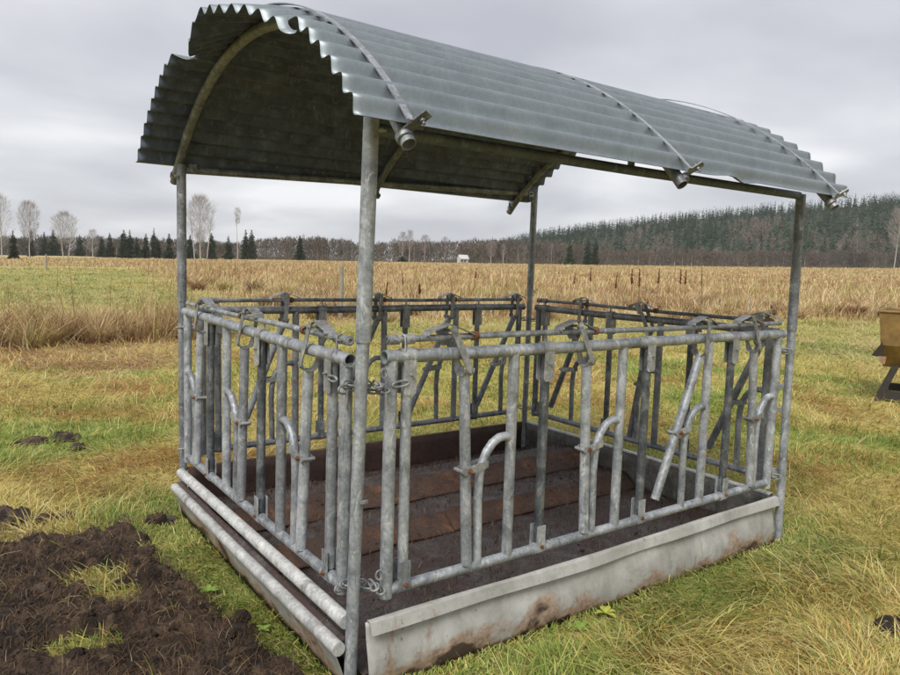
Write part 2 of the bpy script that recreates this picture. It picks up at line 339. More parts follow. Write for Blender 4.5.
def build_mud():
    def sheet(x0,x1,y0,y1,st,name):
        xs=np.arange(x0,x1,st); ys=np.arange(y0,y1,st); X,Y=np.meshgrid(xs,ys,indexing='ij')
        mk=mudmask(X,Y); f=fbm(X,Y,5,6,61,.6); rg=1-np.abs(2*fbm(X,Y,11,5,62,.6)-1)
        cl=fbm(X,Y,28,4,63,.65)
        nr=sst(.0,.12,-.1-X)
        Z=-.05+mk*(.045+.17*np.clip(f-.35,0,1)+.055*(rg-.6)+.035*(cl-.5))
        Z=np.where(X>-.14,np.minimum(Z,.012),Z)
        c=lerp(np.broadcast_to(np.array([.030,.020,.015]),X.shape+(3,)).copy(),(.092,.058,.039),sst(.4,.65,fbm(X,Y,7,5,64,.6)))
        c=lerp(c,(.17,.115,.07),sst(.58,.68,fbm(X,Y,18,4,65))*.6)
        n=len(ys); i=np.arange(len(xs)-1)[:,None]; k=np.arange(n-1)[None,:]
        Q=np.stack([i*n+k,(i+1)*n+k,(i+1)*n+k+1,i*n+k+1],-1).reshape(-1,4)
        keep=(mk[:-1,:-1]+mk[1:,1:]).reshape(-1)>.02
        tag(np_mesh(name,np.stack([X,Y,Z],-1).reshape(-1,3),None,Q[keep],c.reshape(-1,3),M['mud'],True),kind='structure')
    sheet(-3.3,-.03,-1.1,3.0,.008,'mud')
    sheet(-1.0,-.05,3.8,4.9,.010,'mud')
    sheet(2.1,2.55,-1.1,-.7,.010,'mud')
build_mud()
# ------------------------------------------------------------------ grass
def blades(name,x,y,L,W,az,e0,curl,col,tipcol=None,mat=None,label=None,z0=None):
    n=len(x); z=height(x,y) if z0 is None else z0
    ca,sa=np.cos(az),np.sin(az); h=np.zeros(n); v=np.zeros(n); pts=[]
    for i in range(4):
        pts.append((h.copy(),v.copy())); e=e0-curl*(i/2.2); h+=np.cos(e)*L/3; v+=np.sin(e)*L/3
    tw=az+PI/2+RNG.normal(0,.5,n); wx,wy=np.cos(tw)*W/2,np.sin(tw)*W/2
    V=np.zeros((n,7,3),dtype=np.float32)
    for i,(hh,vv) in enumerate(pts):
        px=x+ca*hh; py=y+sa*hh; pz=np.maximum(z+vv,z+.004+.004*i) if i else z-.012
        if i<3:
            q=(1,.85,.6)[i]
            V[:,2*i,0]=px-wx*q; V[:,2*i,1]=py-wy*q; V[:,2*i+1,0]=px+wx*q; V[:,2*i+1,1]=py+wy*q; V[:,2*i,2]=pz; V[:,2*i+1,2]=pz
        else: V[:,6,0]=px; V[:,6,1]=py; V[:,6,2]=pz
    b=(np.arange(n)*7)[:,None]
    Q=np.concatenate([b+np.array([0,1,3,2]),b+np.array([2,3,5,4])]); T=b+np.array([4,5,6])
    c=np.repeat(col[:,None,:],7,1)
    if tipcol is not None: c[:,4:,:]=tipcol[:,None,:]
    o=np_mesh(name,V.reshape(-1,3),T,Q,c.reshape(-1,3),mat or M['blade'],True)
    return tag(o,kind='stuff',label=label)
def polar(n,r0,r1,amax=.80):
    R=np.exp(RNG.uniform(math.log(r0),math.log(r1),n)); T=RNG.uniform(-amax,amax,n)
    d=R*np.cos(T); s=R*np.sin(T); return CAM[0]+FH[0]*d+RH[0]*s, CAM[1]+FH[1]*d+RH[1]*s, R
def short_grass():
    x,y,R=polar(520000,1.5,75)
    mk=mudmask(x,y)*(R<9); tm=tallmask(x,y); cm=clumpmask(x,y)
    ok=~in_trough(x,y,-.01)&(RNG.random(len(x))>np.where(fbm(x,y,4.,3,99)>.62,mk*.93,mk*.995))&(RNG.random(len(x))>tm*.85)
    x,y,R,cm=x[ok],y[ok],R[ok],cm[ok]; n=len(x)
    g=groundcol(x,y); pal=np.array([[.60,.50,.17],[.68,.60,.30],[.52,.35,.11],[.33,.17,.055],[.26,.34,.06],[.14,.22,.04],[.47,.47,.15]])
    gn=fbm(x,y,.7,4,71); rn=fbm(x,y,1.5,4,52)
    pg=sst(.38,.60,gn)*.66+.16; edge=np.maximum(np.maximum(-.05-x,x-2.9),np.maximum(-.05-y,y-2.3)); pg=np.maximum(pg,(1-sst(.1,.6,edge))*.62)
    pg=np.where(R>13,pg*.75+.1,pg)*(1-cm)
    u=RNG.random(n); isg=u<pg; k=np.where(isg,RNG.choice([4,5,6],n,p=[.4,.35,.25]),RNG.choice([0,1,2,3],n,p=[.47,.23,.20,.1]))
    k=np.where((~isg)&(RNG.random(n)<sst(.52,.7,rn)*.7),3,k); k=np.where((cm>.4)&(RNG.random(n)<.55),RNG.choice([2,3,0],n),k)
    col=pal[k]*RNG.uniform(.65,1.25,(n,1)); col=col*.85+g*.15; fz=sst(11,18,R)[:,None]; col=col*(1-.45*fz)+g*1.1*.45*fz
    near_t=sst(.02,.35,np.maximum(np.maximum(-.05-x,x-2.9),np.maximum(-.08-y,y-2.3)))
    # lie-direction follows a slow swirl so the thatch reads as combed clumps
    az=fbm(x,y,.9,3,81)*14+RNG.normal(0,.9,n)
    tuft=sst(.5,.7,fbm(x,y,3.0,3,82))
    L=RNG.uniform(.035,.13,n)*(1+1.0*tuft)*np.where(isg,.75,1.25)*np.clip(1+(R-6)*.02,1,1.6)*(.45+.55*near_t)
    e0=np.where(isg,RNG.uniform(.3,1.4,n),RNG.uniform(.0,.8,n)); curl=np.where(isg,RNG.uniform(.3,1.7,n),RNG.uniform(.1,1.2,n))
    W=np.maximum(RNG.uniform(.003,.0065,n),R*.0009)
    blades('grass',x,y,L,W,az,e0,curl,col,np.clip(col*1.15,0,.8),label='short matted yellow and green pasture grass around the feeder')
short_grass()
def tall_grass():
    x,y,R=polar(330000,7,330)
    tm=tallmask(x,y); ok=RNG.random(len(x))<tm; x,y,R=x[ok],y[ok],R[ok]; n=len(x); cm=clumpmask(x,y)
    pal=np.array([[.55,.39,.20],[.66,.51,.30],[.44,.28,.13],[.28,.16,.08],[.40,.38,.13],[.62,.54,.29]])
    gn=fbm(x,y,.16,3,54); dk=fbm(x,y,.35,3,91); cl=sst(.40,.62,fbm(x,y,.55,3,95)); cl2=fbm(x,y,1.7,2,96)
    k=RNG.choice(6,n,p=[.33,.24,.18,.08,.07,.10])
    k=np.where((gn>.55)&(RNG.random(n)<.35),4,k); k=np.where(RNG.random(n)<sst(.50,.66,dk)*.5,3,k); k=np.where(RNG.random(n)<sst(.5,.62,fbm(x,y,.22,3,97))*.45,RNG.choice([1,5],n),k); k=np.where((cm>.3)&(RNG.random(n)<.35),RNG.choice([2,3],n),k)
    far=sst(60,200,R)[:,None]; col=pal[k]*RNG.uniform(.68,1.2,(n,1)); col=col*(1-far*.4)+np.array([.50,.39,.20])*far*.4
    L=RNG.uniform(.30,.80,n)*(.42+.8*cl)*(.65+.7*cl2); L=np.where(R<17,L*1.15,L)*(.45+.55*sst(.1,.9,tallmask(x,y)))*np.where(R>90,.75,1)
    ph=fbm(x,y,.45,3,93)*18; az=ph+RNG.normal(0,.7,n); e0=RNG.uniform(.65,1.5,n); curl=RNG.uniform(.1,1.5,n)
    seed=(RNG.random(n)<.04); L=np.where(seed,L*1.35+.15,L); e0=np.where(seed,1.5,e0); curl=np.where(seed,.2,curl)
    W=np.maximum(RNG.uniform(.005,.011,n),R*.0009)
    tip=np.where(seed[:,None],np.array([.30,.17,.11]),np.clip(col*1.12,0,.85))
    blades('tall_grass',x,y,L,W,az,e0,curl,col,tip,label='tall tan dry grass of the uncut field beyond the feeder')
tall_grass()
def tussocks():
    cs=[]
    for (n,x0,x1,y0,y1,cond) in ((90,-3.5,3.4,9.3,13.6,.25),(170,4,30,9,22,.3),(60,5,11,14,40,.3)):
        x=RNG.uniform(x0,x1,n); y=RNG.uniform(y0,y1,n); t=tallmask(x,y); ok=t>cond*RNG.uniform(.6,2.5,len(x)); cs.append(np.stack([x[ok],y[ok],np.full(ok.sum(),0. if x0<0 else 1.)],1))
    cs=np.concatenate(cs); m=len(cs); per=260; r=np.repeat(RNG.uniform(.10,.30,m),per); X=np.repeat(cs[:,0],per); Y=np.repeat(cs[:,1],per); n=m*per
    az=RNG.uniform(0,2*PI,n); q=np.sqrt(RNG.random(n)); x=X+np.cos(az)*r*q; y=Y+np.sin(az)*r*q; big=np.repeat(RNG.uniform(.6,1.15,m),per)
    L=RNG.uniform(.35,.85,n)*big; e0=1.5-q*RNG.uniform(.2,.9,n); curl=RNG.uniform(.3,1.7,n); R_=np.hypot(x-CAM[0],y-CAM[1])
    pal=np.array([[.58,.43,.24],[.42,.27,.13],[.26,.15,.08],[.48,.42,.17],[.66,.53,.33],[.16,.10,.06]]); bk=np.repeat(RNG.choice(6,m,p=[.3,.22,.14,.12,.12,.10]),per)
    k=np.where(RNG.random(n)<.55,bk,RNG.choice(5,n)); col=pal[k]*RNG.uniform(.65,1.2,(n,1))
    blades('grass_tussocks',x,y,L,np.maximum(RNG.uniform(.004,.009,n),R_*.0008),az+RNG.normal(0,.5,n),e0,curl,col,np.clip(col*1.15,0,.85),label='dry arching tussocks at the edge of the uncut grass')
tussocks()
def mud_straw():
    n=42000; x=RNG.uniform(-3.2,-.10,n); y=RNG.uniform(-.9,2.5,n); ok=(mudmask(x,y)>.6); x,y=x[ok],y[ok]; n=len(x)
    f=fbm(x,y,5,6,61,.6); rg=1-np.abs(2*fbm(x,y,11,5,62,.6)-1); z=-.05+(.045+.17*np.clip(f-.35,0,1)+.055*(rg-.6))+.012
    pal=np.array([[.05,.032,.02],[.11,.07,.04],[.30,.22,.12],[.16,.09,.045]]); k=RNG.choice(4,n,p=[.34,.34,.10,.22])
    col=pal[k]*RNG.uniform(.7,1.3,(n,1)); L=RNG.uniform(.02,.11,n); W=RNG.uniform(.0015,.0038,n)
    blades('manure_straw',x,y,L,W,RNG.uniform(0,2*PI,n),RNG.uniform(-.1,.7,n),RNG.uniform(-.2,1.2,n),col,z0=z,label='brown straw fibres lying on the dark manure')
mud_straw()
def clods():
    n=2600; x=RNG.uniform(-3.2,-.16,n); y=RNG.uniform(-.9,2.45,n); ok=(mudmask(x,y)>.35)&(RNG.random(n)<.25+1.5*(fbm(x,y,2.5,3,66)-.35)); x,y=x[ok],y[ok]; n=len(x)
    f=fbm(x,y,5,6,61,.6); rg=1-np.abs(2*fbm(x,y,11,5,62,.6)-1); z=-.05+mudmask(x,y)*(.045+.17*np.clip(f-.35,0,1)+.055*(rg-.6))
    t=(1+5**.5)/2; ico=np.array([(-1,t,0),(1,t,0),(-1,-t,0),(1,-t,0),(0,-1,t),(0,1,t),(0,-1,-t),(0,1,-t),(t,0,-1),(t,0,1),(-t,0,-1),(-t,0,1)])/1.9
    F=np.array([(0,11,5),(0,5,1),(0,1,7),(0,7,10),(0,10,11),(1,5,9),(5,11,4),(11,10,2),(10,7,6),(7,1,8),(3,9,4),(3,4,2),(3,2,6),(3,6,8),(3,8,9),(4,9,5),(2,4,11),(6,2,10),(8,6,7),(9,8,1)])
    # one split per face for a rougher lump
    E={}; V=[tuple(v) for v in ico]; F2=[]
    def md(a,b):
        k=(min(a,b),max(a,b))
        if k not in E: v=(np.array(V[a])+np.array(V[b]))/2; v/=np.linalg.norm(v); V.append(tuple(v)); E[k]=len(V)-1
        return E[k]
    for a,b,c in F:
        p,q,r=md(a,b),md(b,c),md(c,a); F2+=[(a,p,r),(b,q,p),(c,r,q),(p,q,r)]
    ico=np.array(V); F=np.array(F2); m=len(ico)
    sz=(.004+.034*RNG.random(n)**5)[:,None,None]*RNG.uniform(.6,1.4,(n,1,3))*np.array([1,1,.7])
    P=ico[None]*sz*(1+RNG.normal(0,.22,(n,m,1))); P[:,:,0]+=x[:,None]; P[:,:,1]+=y[:,None]; P[:,:,2]+=z[:,None]+.004
    T=(np.arange(n)[:,None,None]*m+F[None]).reshape(-1,3)
    col=np.array([[.034,.023,.016],[.075,.048,.032],[.12,.078,.05]])[RNG.choice(3,n,p=[.5,.35,.15])]
    tag(np_mesh('manure_clods',P.reshape(-1,3),T,None,np.repeat(col,m,0),M['mud'],True),kind='stuff',label='dark crumbly clods on the trodden manure left of the feeder')
clods()
# ------------------------------------------------------------------ the feeder
LX,WY=2.851,2.264
feeder=tag(empty('hay_feeder',(0,0,0)),'large galvanised hay feeder with arched corrugated roof, four posts and barred feeding panels','hay feeder')
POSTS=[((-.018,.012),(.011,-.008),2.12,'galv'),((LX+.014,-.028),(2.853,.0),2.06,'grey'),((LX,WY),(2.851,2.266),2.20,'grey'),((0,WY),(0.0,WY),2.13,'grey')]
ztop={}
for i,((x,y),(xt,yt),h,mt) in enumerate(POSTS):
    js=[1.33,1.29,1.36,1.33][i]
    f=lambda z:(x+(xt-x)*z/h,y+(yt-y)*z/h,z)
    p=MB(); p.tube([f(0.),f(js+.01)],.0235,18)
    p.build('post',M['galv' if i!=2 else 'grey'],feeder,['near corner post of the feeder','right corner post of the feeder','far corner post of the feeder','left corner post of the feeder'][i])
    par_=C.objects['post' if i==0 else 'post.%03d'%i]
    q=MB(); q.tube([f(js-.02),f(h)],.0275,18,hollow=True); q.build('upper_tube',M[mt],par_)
    q=MB(); zb_=h-.075; dv=(1,-.35,0) if i<2 else (-1,-.6,0)
    c=np.array(f(zb_)); dd=np.array(dv,float); dd/=np.linalg.norm(dd)
    q.bolt(c+dd*.027,dd,.012,.014); q.build('bolt',M['plate'],par_)
# purlins
def tubeobj(name,pts,r,mat,parent,label=None,n=16,hollow=False):
    return MB().tube(pts,r,n,hollow=hollow).build(name,M[mat],parent,label)
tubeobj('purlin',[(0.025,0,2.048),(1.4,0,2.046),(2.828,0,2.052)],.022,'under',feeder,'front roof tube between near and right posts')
tubeobj('purlin',[(0.025,WY,2.098),(2.828,WY,2.19)],.022,'grey',feeder,'back roof tube between left and far posts')
q=MB(); q.box((.062,WY-.001,2.11),(.022,0,0),(0,.026,0),(0,0,.024)); q.bolt((.062,WY-.027,2.11),(0,-1,0)); q.build('bracket',M['plate'],feeder)
q=MB(); q.box((2.79,WY-.001,2.187),(.022,0,0),(0,.026,0),(0,0,.024)); q.bolt((2.79,WY-.027,2.187),(0,-1,0)); q.build('bracket',M['plate'],feeder)
# arches
CY,CZ,RA=1.08,.84,1.765
def arc(phi,R,x): return (x,CY+R*math.sin(phi),CZ+R*math.cos(phi))
XA=[-.01,1.365,2.68]
for k,xa in enumerate(XA):
    ph=np.radians(np.linspace(-50.6,47.6,48)); 
    tubeobj('roof_arch',[arc(p_,RA,xa) for p_ in ph],.0245,'grey',feeder,n=16,hollow=True)
    for yy,zz in ((0.,2.05),(WY,2.12)):
        if k==1: 
            pz=math.sqrt(RA**2-(yy-CY)**2)+CZ
            MB().box((xa,yy,(zz+pz)/2),(.02,0,0),(0,.004,0),(0,0,(pz-zz)/2)).build('bracket',M['grey'],feeder)
PITCH_=.1; AMP=.0175; RS=1.803
def prof(arc_len):
    s=np.sin(2*PI*arc_len/PITCH_); return np.arcsin(.93*s)/math.asin(.93)*.5+.5*s
def roof_edge(phi):   # x of the left rim, drop of the rim, both by angle (degrees)
    P=[-60,-31,-30,-29,-27,-26,-20,-12,-6,-4,0,8,13,14.5,16,18,60]
    X=[-.19,-.20,-.22,-.17,-.15,-.20,-.24,-.28,-.29,-.30,-.29,-.22,-.13,-.13,-.22,-.235,-.235]
    D=[0,0,-.01,-.05,-.12,-.07,-.045,-.05,-.04,-.06,-.13,-.13,-.05,-.02,0,0,0]
    return np.interp(phi,P,X),np.interp(phi,P,D)
def roof_sheet(p0,p1,off,x1,label,seed):
    npn=int((p1-p0)*12/3.18)+2; phi=np.linspace(p0,p1,npn); nx=64
    V=[];
    xl,dr=roof_edge(phi); s=np.linspace(0,1,nx)**1.0
    X=xl[None,:]+(x1+ (vn(phi*.7,phi*0,seed)-.5)[None,:]*.012 -xl[None,:])*s[:,None]
    PH=np.broadcast_to(phi,X.shape); al=np.radians(PH)*RS
    f=np.clip((0.02-X)/.30,0,1)**1.25
    waver=(vn(X*1.7,PH*.15,seed+2)-.5)*.010
    dent=(-.016*np.exp(-((X-1.84)/.06)**2)+.014*np.exp(-((X-1.70)/.08)**2))*sst(-46.2,-49.1,PH)
    R=RS+off+AMP*prof(al)+waver*.6+dent
    # between the straps the free eave lifts a little
    drop=np.broadcast_to(dr,X.shape)*f
    def surf(Rr):
        return np.stack([X,CY+Rr*np.sin(np.radians(PH)),CZ+Rr*np.cos(np.radians(PH))+drop],-1).reshape(-1,3)
    o_=surf(R+.0008); i_=surf(R-.0008); n=npn; b=nx*n
    i=np.arange(nx-1)[:,None]; k=np.arange(n-1)[None,:]
    Q1=np.stack([i*n+k,(i+1)*n+k,(i+1)*n+k+1,i*n+k+1],-1).reshape(-1,4); Q2=Q1[:,::-1]+b
    kk=np.arange(n-1); ii=np.arange(nx-1); L_=(nx-1)*n
    E=[np.stack([kk,kk+1,b+kk+1,b+kk],-1),np.stack([L_+kk+1,L_+kk,b+L_+kk,b+L_+kk+1],-1),
       np.stack([(ii+1)*n,ii*n,b+ii*n,b+(ii+1)*n],-1),np.stack([ii*n+n-1,(ii+1)*n+n-1,b+(ii+1)*n+n-1,b+ii*n+n-1],-1)]
    Q=np.concatenate([Q1,Q2]+E); mi=np.concatenate([np.zeros(len(Q1)),np.ones(len(Q2)),np.zeros(sum(map(len,E)))])
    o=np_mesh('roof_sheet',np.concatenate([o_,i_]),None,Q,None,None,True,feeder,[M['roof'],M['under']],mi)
    o['label']=label; return o
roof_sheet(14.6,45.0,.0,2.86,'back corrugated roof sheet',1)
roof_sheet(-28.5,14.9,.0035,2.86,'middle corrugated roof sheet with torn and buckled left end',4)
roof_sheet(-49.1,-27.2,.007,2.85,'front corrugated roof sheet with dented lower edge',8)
# straps and clamp plates over the roof
for k,(xa,xt) in enumerate(((-.02,-.05),(1.385,1.25),(2.665,2.45))):
    ph=np.linspace(-49.3,44.9,60); pts=[]
    for p_ in ph:
        u_=1-abs((p_+48.6)/93.1*2-1); xx=xa+(xt-xa)*max(0,math.sin(PI*(p_+49.3)/94.2))**.8
        dz=(.0 if k<2 else .018)*max(0,math.sin(PI*(p_+49.3)/94.2))
        pts.append(arc(math.radians(p_),RS+.0235+dz,xx))
    MB().ribbon(pts,(.0135 if k!=1 else .010,0,0),.004).build('strap',M['strap'],feeder)
    for sgn,pe in ((1,-49.2),(-1,45.6)):
        ph_=math.radians(pe); er=np.array([0,math.sin(ph_),math.cos(ph_)]); et=np.array([0,-math.cos(ph_),math.sin(ph_)])*sgn
        c=np.array(arc(ph_,RA+.055,xa+.028)); rd=er*.9+np.array([.5,0,0]); rd/=np.linalg.norm(rd)
        wv=np.cross(rd,et); wv/=np.linalg.norm(wv)
        q=MB(); q.box(c,rd*.046,wv*.019,et*.003); q.bolt(c+rd*.018+et*.003,et,.010,.012); q.bolt(c+rd*.018-et*.003,-et,.008,.008)
        q.build('clamp_plate',M['grey'],feeder)
        MB().tube([arc(ph_,RA+.0,xa+.006),arc(ph_-sgn*.012,RA,xa+.006)],.029,16).build('clamp_collar',M['grey'],feeder)
# ---------------- feeding panels
ZT,ZB=1.252,.365
class Frame:
    def __init__(s,o,d,nrm): s.o=np.array(o,float); s.d=np.array(d,float); s.n=np.array(nrm,float)
    def __call__(s,u,v,z): return s.o+s.d*u+s.n*v+np.array([0,0,z])
    def vec(s,u,v,z): return s.d*u+s.n*v+np.array([0,0,z])
def panel(F,length,sleeves,places,mats,label,zend=(0,0),flip=1):
    """places: (movable top u, movable bottom u, fixed u)"""
    mt,md,ml=mats
    za=lambda u: ZT+zend[0]*(1-u/length)+zend[1]*u/length
    u0,u1=.088,length-.066
    rail=MB(); rail.tube([F(u0,0,za(u0)),F(length*.35,.0,za(length*.35)-.004),F(length*.7,.002,za(length*.7)+.002),F(u1,0,za(u1))],.0255,18,hollow=True)
    P=rail.build('feeding_panel',M[mt],feeder,label)
    tubeobj('bottom_rail',[F(.135,0,ZB),F(length*.5,0,ZB-.003),F(length-.1,0,ZB+.004)],.0215,mt,P)
    # end bars with bent feet
    for ue in (.12,length-.115):
        tubeobj('end_bar',[F(ue,0,za(ue)-.012),F(ue,0,ZB-.028)],.0245 if ue<1 else .0235,mt,P)
    # locking rod with collar ends, spring clip and holder tabs
    r0,r1=.10,length-.10; zr=za(1.)+.064
    tubeobj('locking_rod',[F(r0,-.004,zr-.002),F(length*.3,-.004,zr+.001),F(length*.62,-.003,zr-.005),F(r1,-.004,zr)],.0125,mt,P,hollow=True)
    q=MB(); q.tube([F(r0+.005,-.004,zr-.002),F(r0+.05,-.004,zr-.002)],.019,14); q.tube([F(r0+.075,-.004,zr-.002),F(r0+.115,-.004,zr-.002)],.0195,14)
    q.bolt(F(r0+.028,.014,zr),F.n,.007); q.bolt(F(r0+.095,.015,zr),F.n,.008)
    q.tube([F(r0+.062,.0,zr+.02),F(r0+.066,.016,zr+.012),F(r0+.066,.02,zr-.03),F(r0+.062,.024,zr-.055)],.003,6)
    q.build('rod_collar',M['plate'],P)
    # pivot bars held in sleeves
    for j,us in enumerate(sleeves):
        ut=us; zt=za(us)
        bar=tubeobj('pivot_bar',[F(us,0,zt-.02),F(us+.006,0,ZB+.03)],.0208,md if j else mt,P)
        q=MB(); q.tube([F(us-.031,0,zt),F(us+.031,0,zt)],.0295,18)
        for v in (-1,1):
            q.plate([F(us-.027,v*.0245,zt),F(us+.027,v*.0245,zt),F(us+.027,v*.0245,zt-.135),F(us+.020,v*.0245,zt-.142),F(us-.020,v*.0245,zt-.142),F(us-.027,v*.0245,zt-.135)],F.n*.0022)
        q.box(F(us+.0225,0,zt-.075),F.d*.0018,F.n*.0245,np.array([0,0,.058]))
        q.bolt(F(us+.004,.0265,zt-.066),F.n,.008,.008)
        q.tube([F(us,-.012,zt+.02),F(us,-.010,zr-.008)],.006,8)
        q.build('top_sleeve',M['plate'],bar)
        q=MB(); q.tube([F(us-.024,0,ZB),F(us+.024,0,ZB)],.0255,18)
        for v in (-1,1):
            q.plate([F(us-.022,v*.0225,ZB-.01),F(us+.026,v*.0225,ZB-.01),F(us+.026,v*.0225,ZB+.105),F(us-.022,v*.0225,ZB+.105)],F.n*.002)
        q.build('bottom_sleeve',M[ml],bar)
        MB().bolt(F(us+.006,.025,ZB+.012),F.n,.009,.007).build('bolt',M['rust'],bar)
    for (um,ub,uf) in places:
        zt=za(um); tilt=abs(um-ub)>.15
        if uf<length-.2: tubeobj('fixed_bar',[F(uf,0,za(uf)-.01),F(uf+.006,0,ZB+.01)],.0225,mt,P)
        # bent tube from the fixed bar down to the bottom rail
        bx=.168; pts=[(0,.882),(.03,.892),(.065,.890),(.10,.872),(.130,.838),(.150,.795),(.162,.74),(.166,.65),(.160,.50),(.158,ZB+.01)]
        tubeobj('bent_tube',[F(uf-a,.004*min(a/.1,1),z) for a,z in pts],.0182,ml,P)
        # swinging neck bar
        vb=.012; top=F(um,0,zt-.085); bot=F(ub,vb,.385 if not tilt else .45)
        sb=tubeobj('swing_bar',[top,bot],.0225,mt,P,'swing bar tilted open' if tilt else None,hollow=True)
        # clamp strap with rusty bolt joining swing bar and bent tube
        zc=.785; tt=(zt-.085-zc)/(zt-.085-(.385 if not tilt else .45)); us=um+(ub-um)*tt; ut=uf-.152
        q=MB()
        for v in (-1,1):
            q.plate([F(us-.022,v*.0225+.006,zc-.022),F(ut+.018,v*.0215+.004,zc-.006),F(ut+.018,v*.0215+.004,zc+.024),F(us-.022,v*.0225+.006,zc+.008)],F.n*.0022)
        q.tube([F(us-.026,.03,zc-.006),F(us-.026,-.026,zc-.006)],.009,8)
        q.build('clamp',M['plate'],sb)
        MB().bolt(F(us+.004,.030,zc-.006),F.n,.0105,.008).build('bolt',M['rust'],sb)
        # latch over the rails: pivot, two straps, cup, folded hood
        pu=um-.082*flip if not tilt else um+.012*flip; zp=zr+.030
        q=MB()
        for v in (-1,1):
            a=np.array(F(pu,v*.036,zp)); b=np.array(F(um,v*.036,zt-.062)); dd=b-a; dd/=np.linalg.norm(dd); sd2=np.cross(dd,F.n); sd2/=np.linalg.norm(sd2); w_=.0145
            q.plate([a-dd*.016-sd2*w_*.6,a-dd*.016+sd2*w_*.6,a+sd2*w_,b+sd2*w_,b+dd*.022,b-sd2*w_,a-sd2*w_],F.n*.002)
            q.bolt(F(pu,v*.038,zp-.004),F.n*v,.009,.005)
        cup=[F(um,.036*math.cos(t),zt-.058-.034*math.sin(t)) for t in np.linspace(0,PI,9)]
        q.ribbon(cup,F.d*.024,.0035)
        q.tube([F(pu,-.036,zp-.004),F(pu,.036,zp-.004)],.006,8)
        q.build('latch',M['plate'],P)
        # hood
        q=MB(); rid=.005
        q.ribbon([F(pu-.098*flip,0,zp-.006),F(pu-.055*flip,0,zp+.006),F(pu-.008*flip,0,zp+.022)],F.n*.026,.003)
        q.ribbon([F(pu-.098*flip,0,zp-.006),F(pu-.105*flip,0,zp-.02),F(pu-.098*flip,0,zp-.030)],F.n*.024,.003)
        q.plate([F(pu-.05*flip,-.026,zp+.005),F(pu-.008*flip,-.026,zp+.02),F(pu+.028*flip,-.026,zt+.03),F(pu-.01*flip,-.026,zt+.03)],F.n*.0018)
        q.ribbon([F(pu-.006*flip,.006,zp+.020),F(pu+.05*flip,.006,zp+.004),F(pu+.115*flip,.006,zp-.022)],F.n*.011,.003)
        q.build('latch_hood',M['plate'],P)
        MB().tube([F(um+.035*flip,-.004,zr),F(um+.060*flip,-.004,zr)],.0185,12).build('rubber_ring',M['rust'],P)
    return P
panel(Frame((0,0,0),(1,0,0),(0,-1,0)),LX,[.187,.891,1.567,2.275],[(.455,.492,.710),(1.143,1.172,1.388),(1.992,1.680,2.065),(2.492,2.535,2.736)],('galv','dark','galv'),'front feeding panel with four places, third bar tilted open')
panel(Frame((0,0,0),(0,1,0),(-1,0,0)),WY,[.225,.955,1.712],[(.448,.474,.717),(1.180,1.192,1.442),(1.890,1.925,2.150)],('galv','dark','galv'),'left feeding panel with three places',(-.02,0))
panel(Frame((0,WY,0),(1,0,0),(0,1,0)),LX,[.215,.93,1.61,2.292],[(.655,.37,.74),(1.37,1.04,1.43),(2.012,1.672,2.08),(2.68,2.328,2.736)],('grey','dark','grey'),'back feeding panel with swing bars tilted open')  # darker grey than the front panel: shade put into the steel colour
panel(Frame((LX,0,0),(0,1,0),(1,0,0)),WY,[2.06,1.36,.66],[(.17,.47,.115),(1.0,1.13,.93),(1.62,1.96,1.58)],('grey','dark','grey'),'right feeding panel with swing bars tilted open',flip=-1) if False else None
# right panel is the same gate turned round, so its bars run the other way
panel(Frame((LX,WY,0),(0,-1,0),(1,0,0)),WY,[.20,.90,1.60],[(.61,.30,.70),(1.26,1.13,1.35),(2.09,1.78,2.15)],('grey','dark','grey'),'right feeding panel with swing bars tilted open')  # same darker grey, carrying this far side's shade in its colour
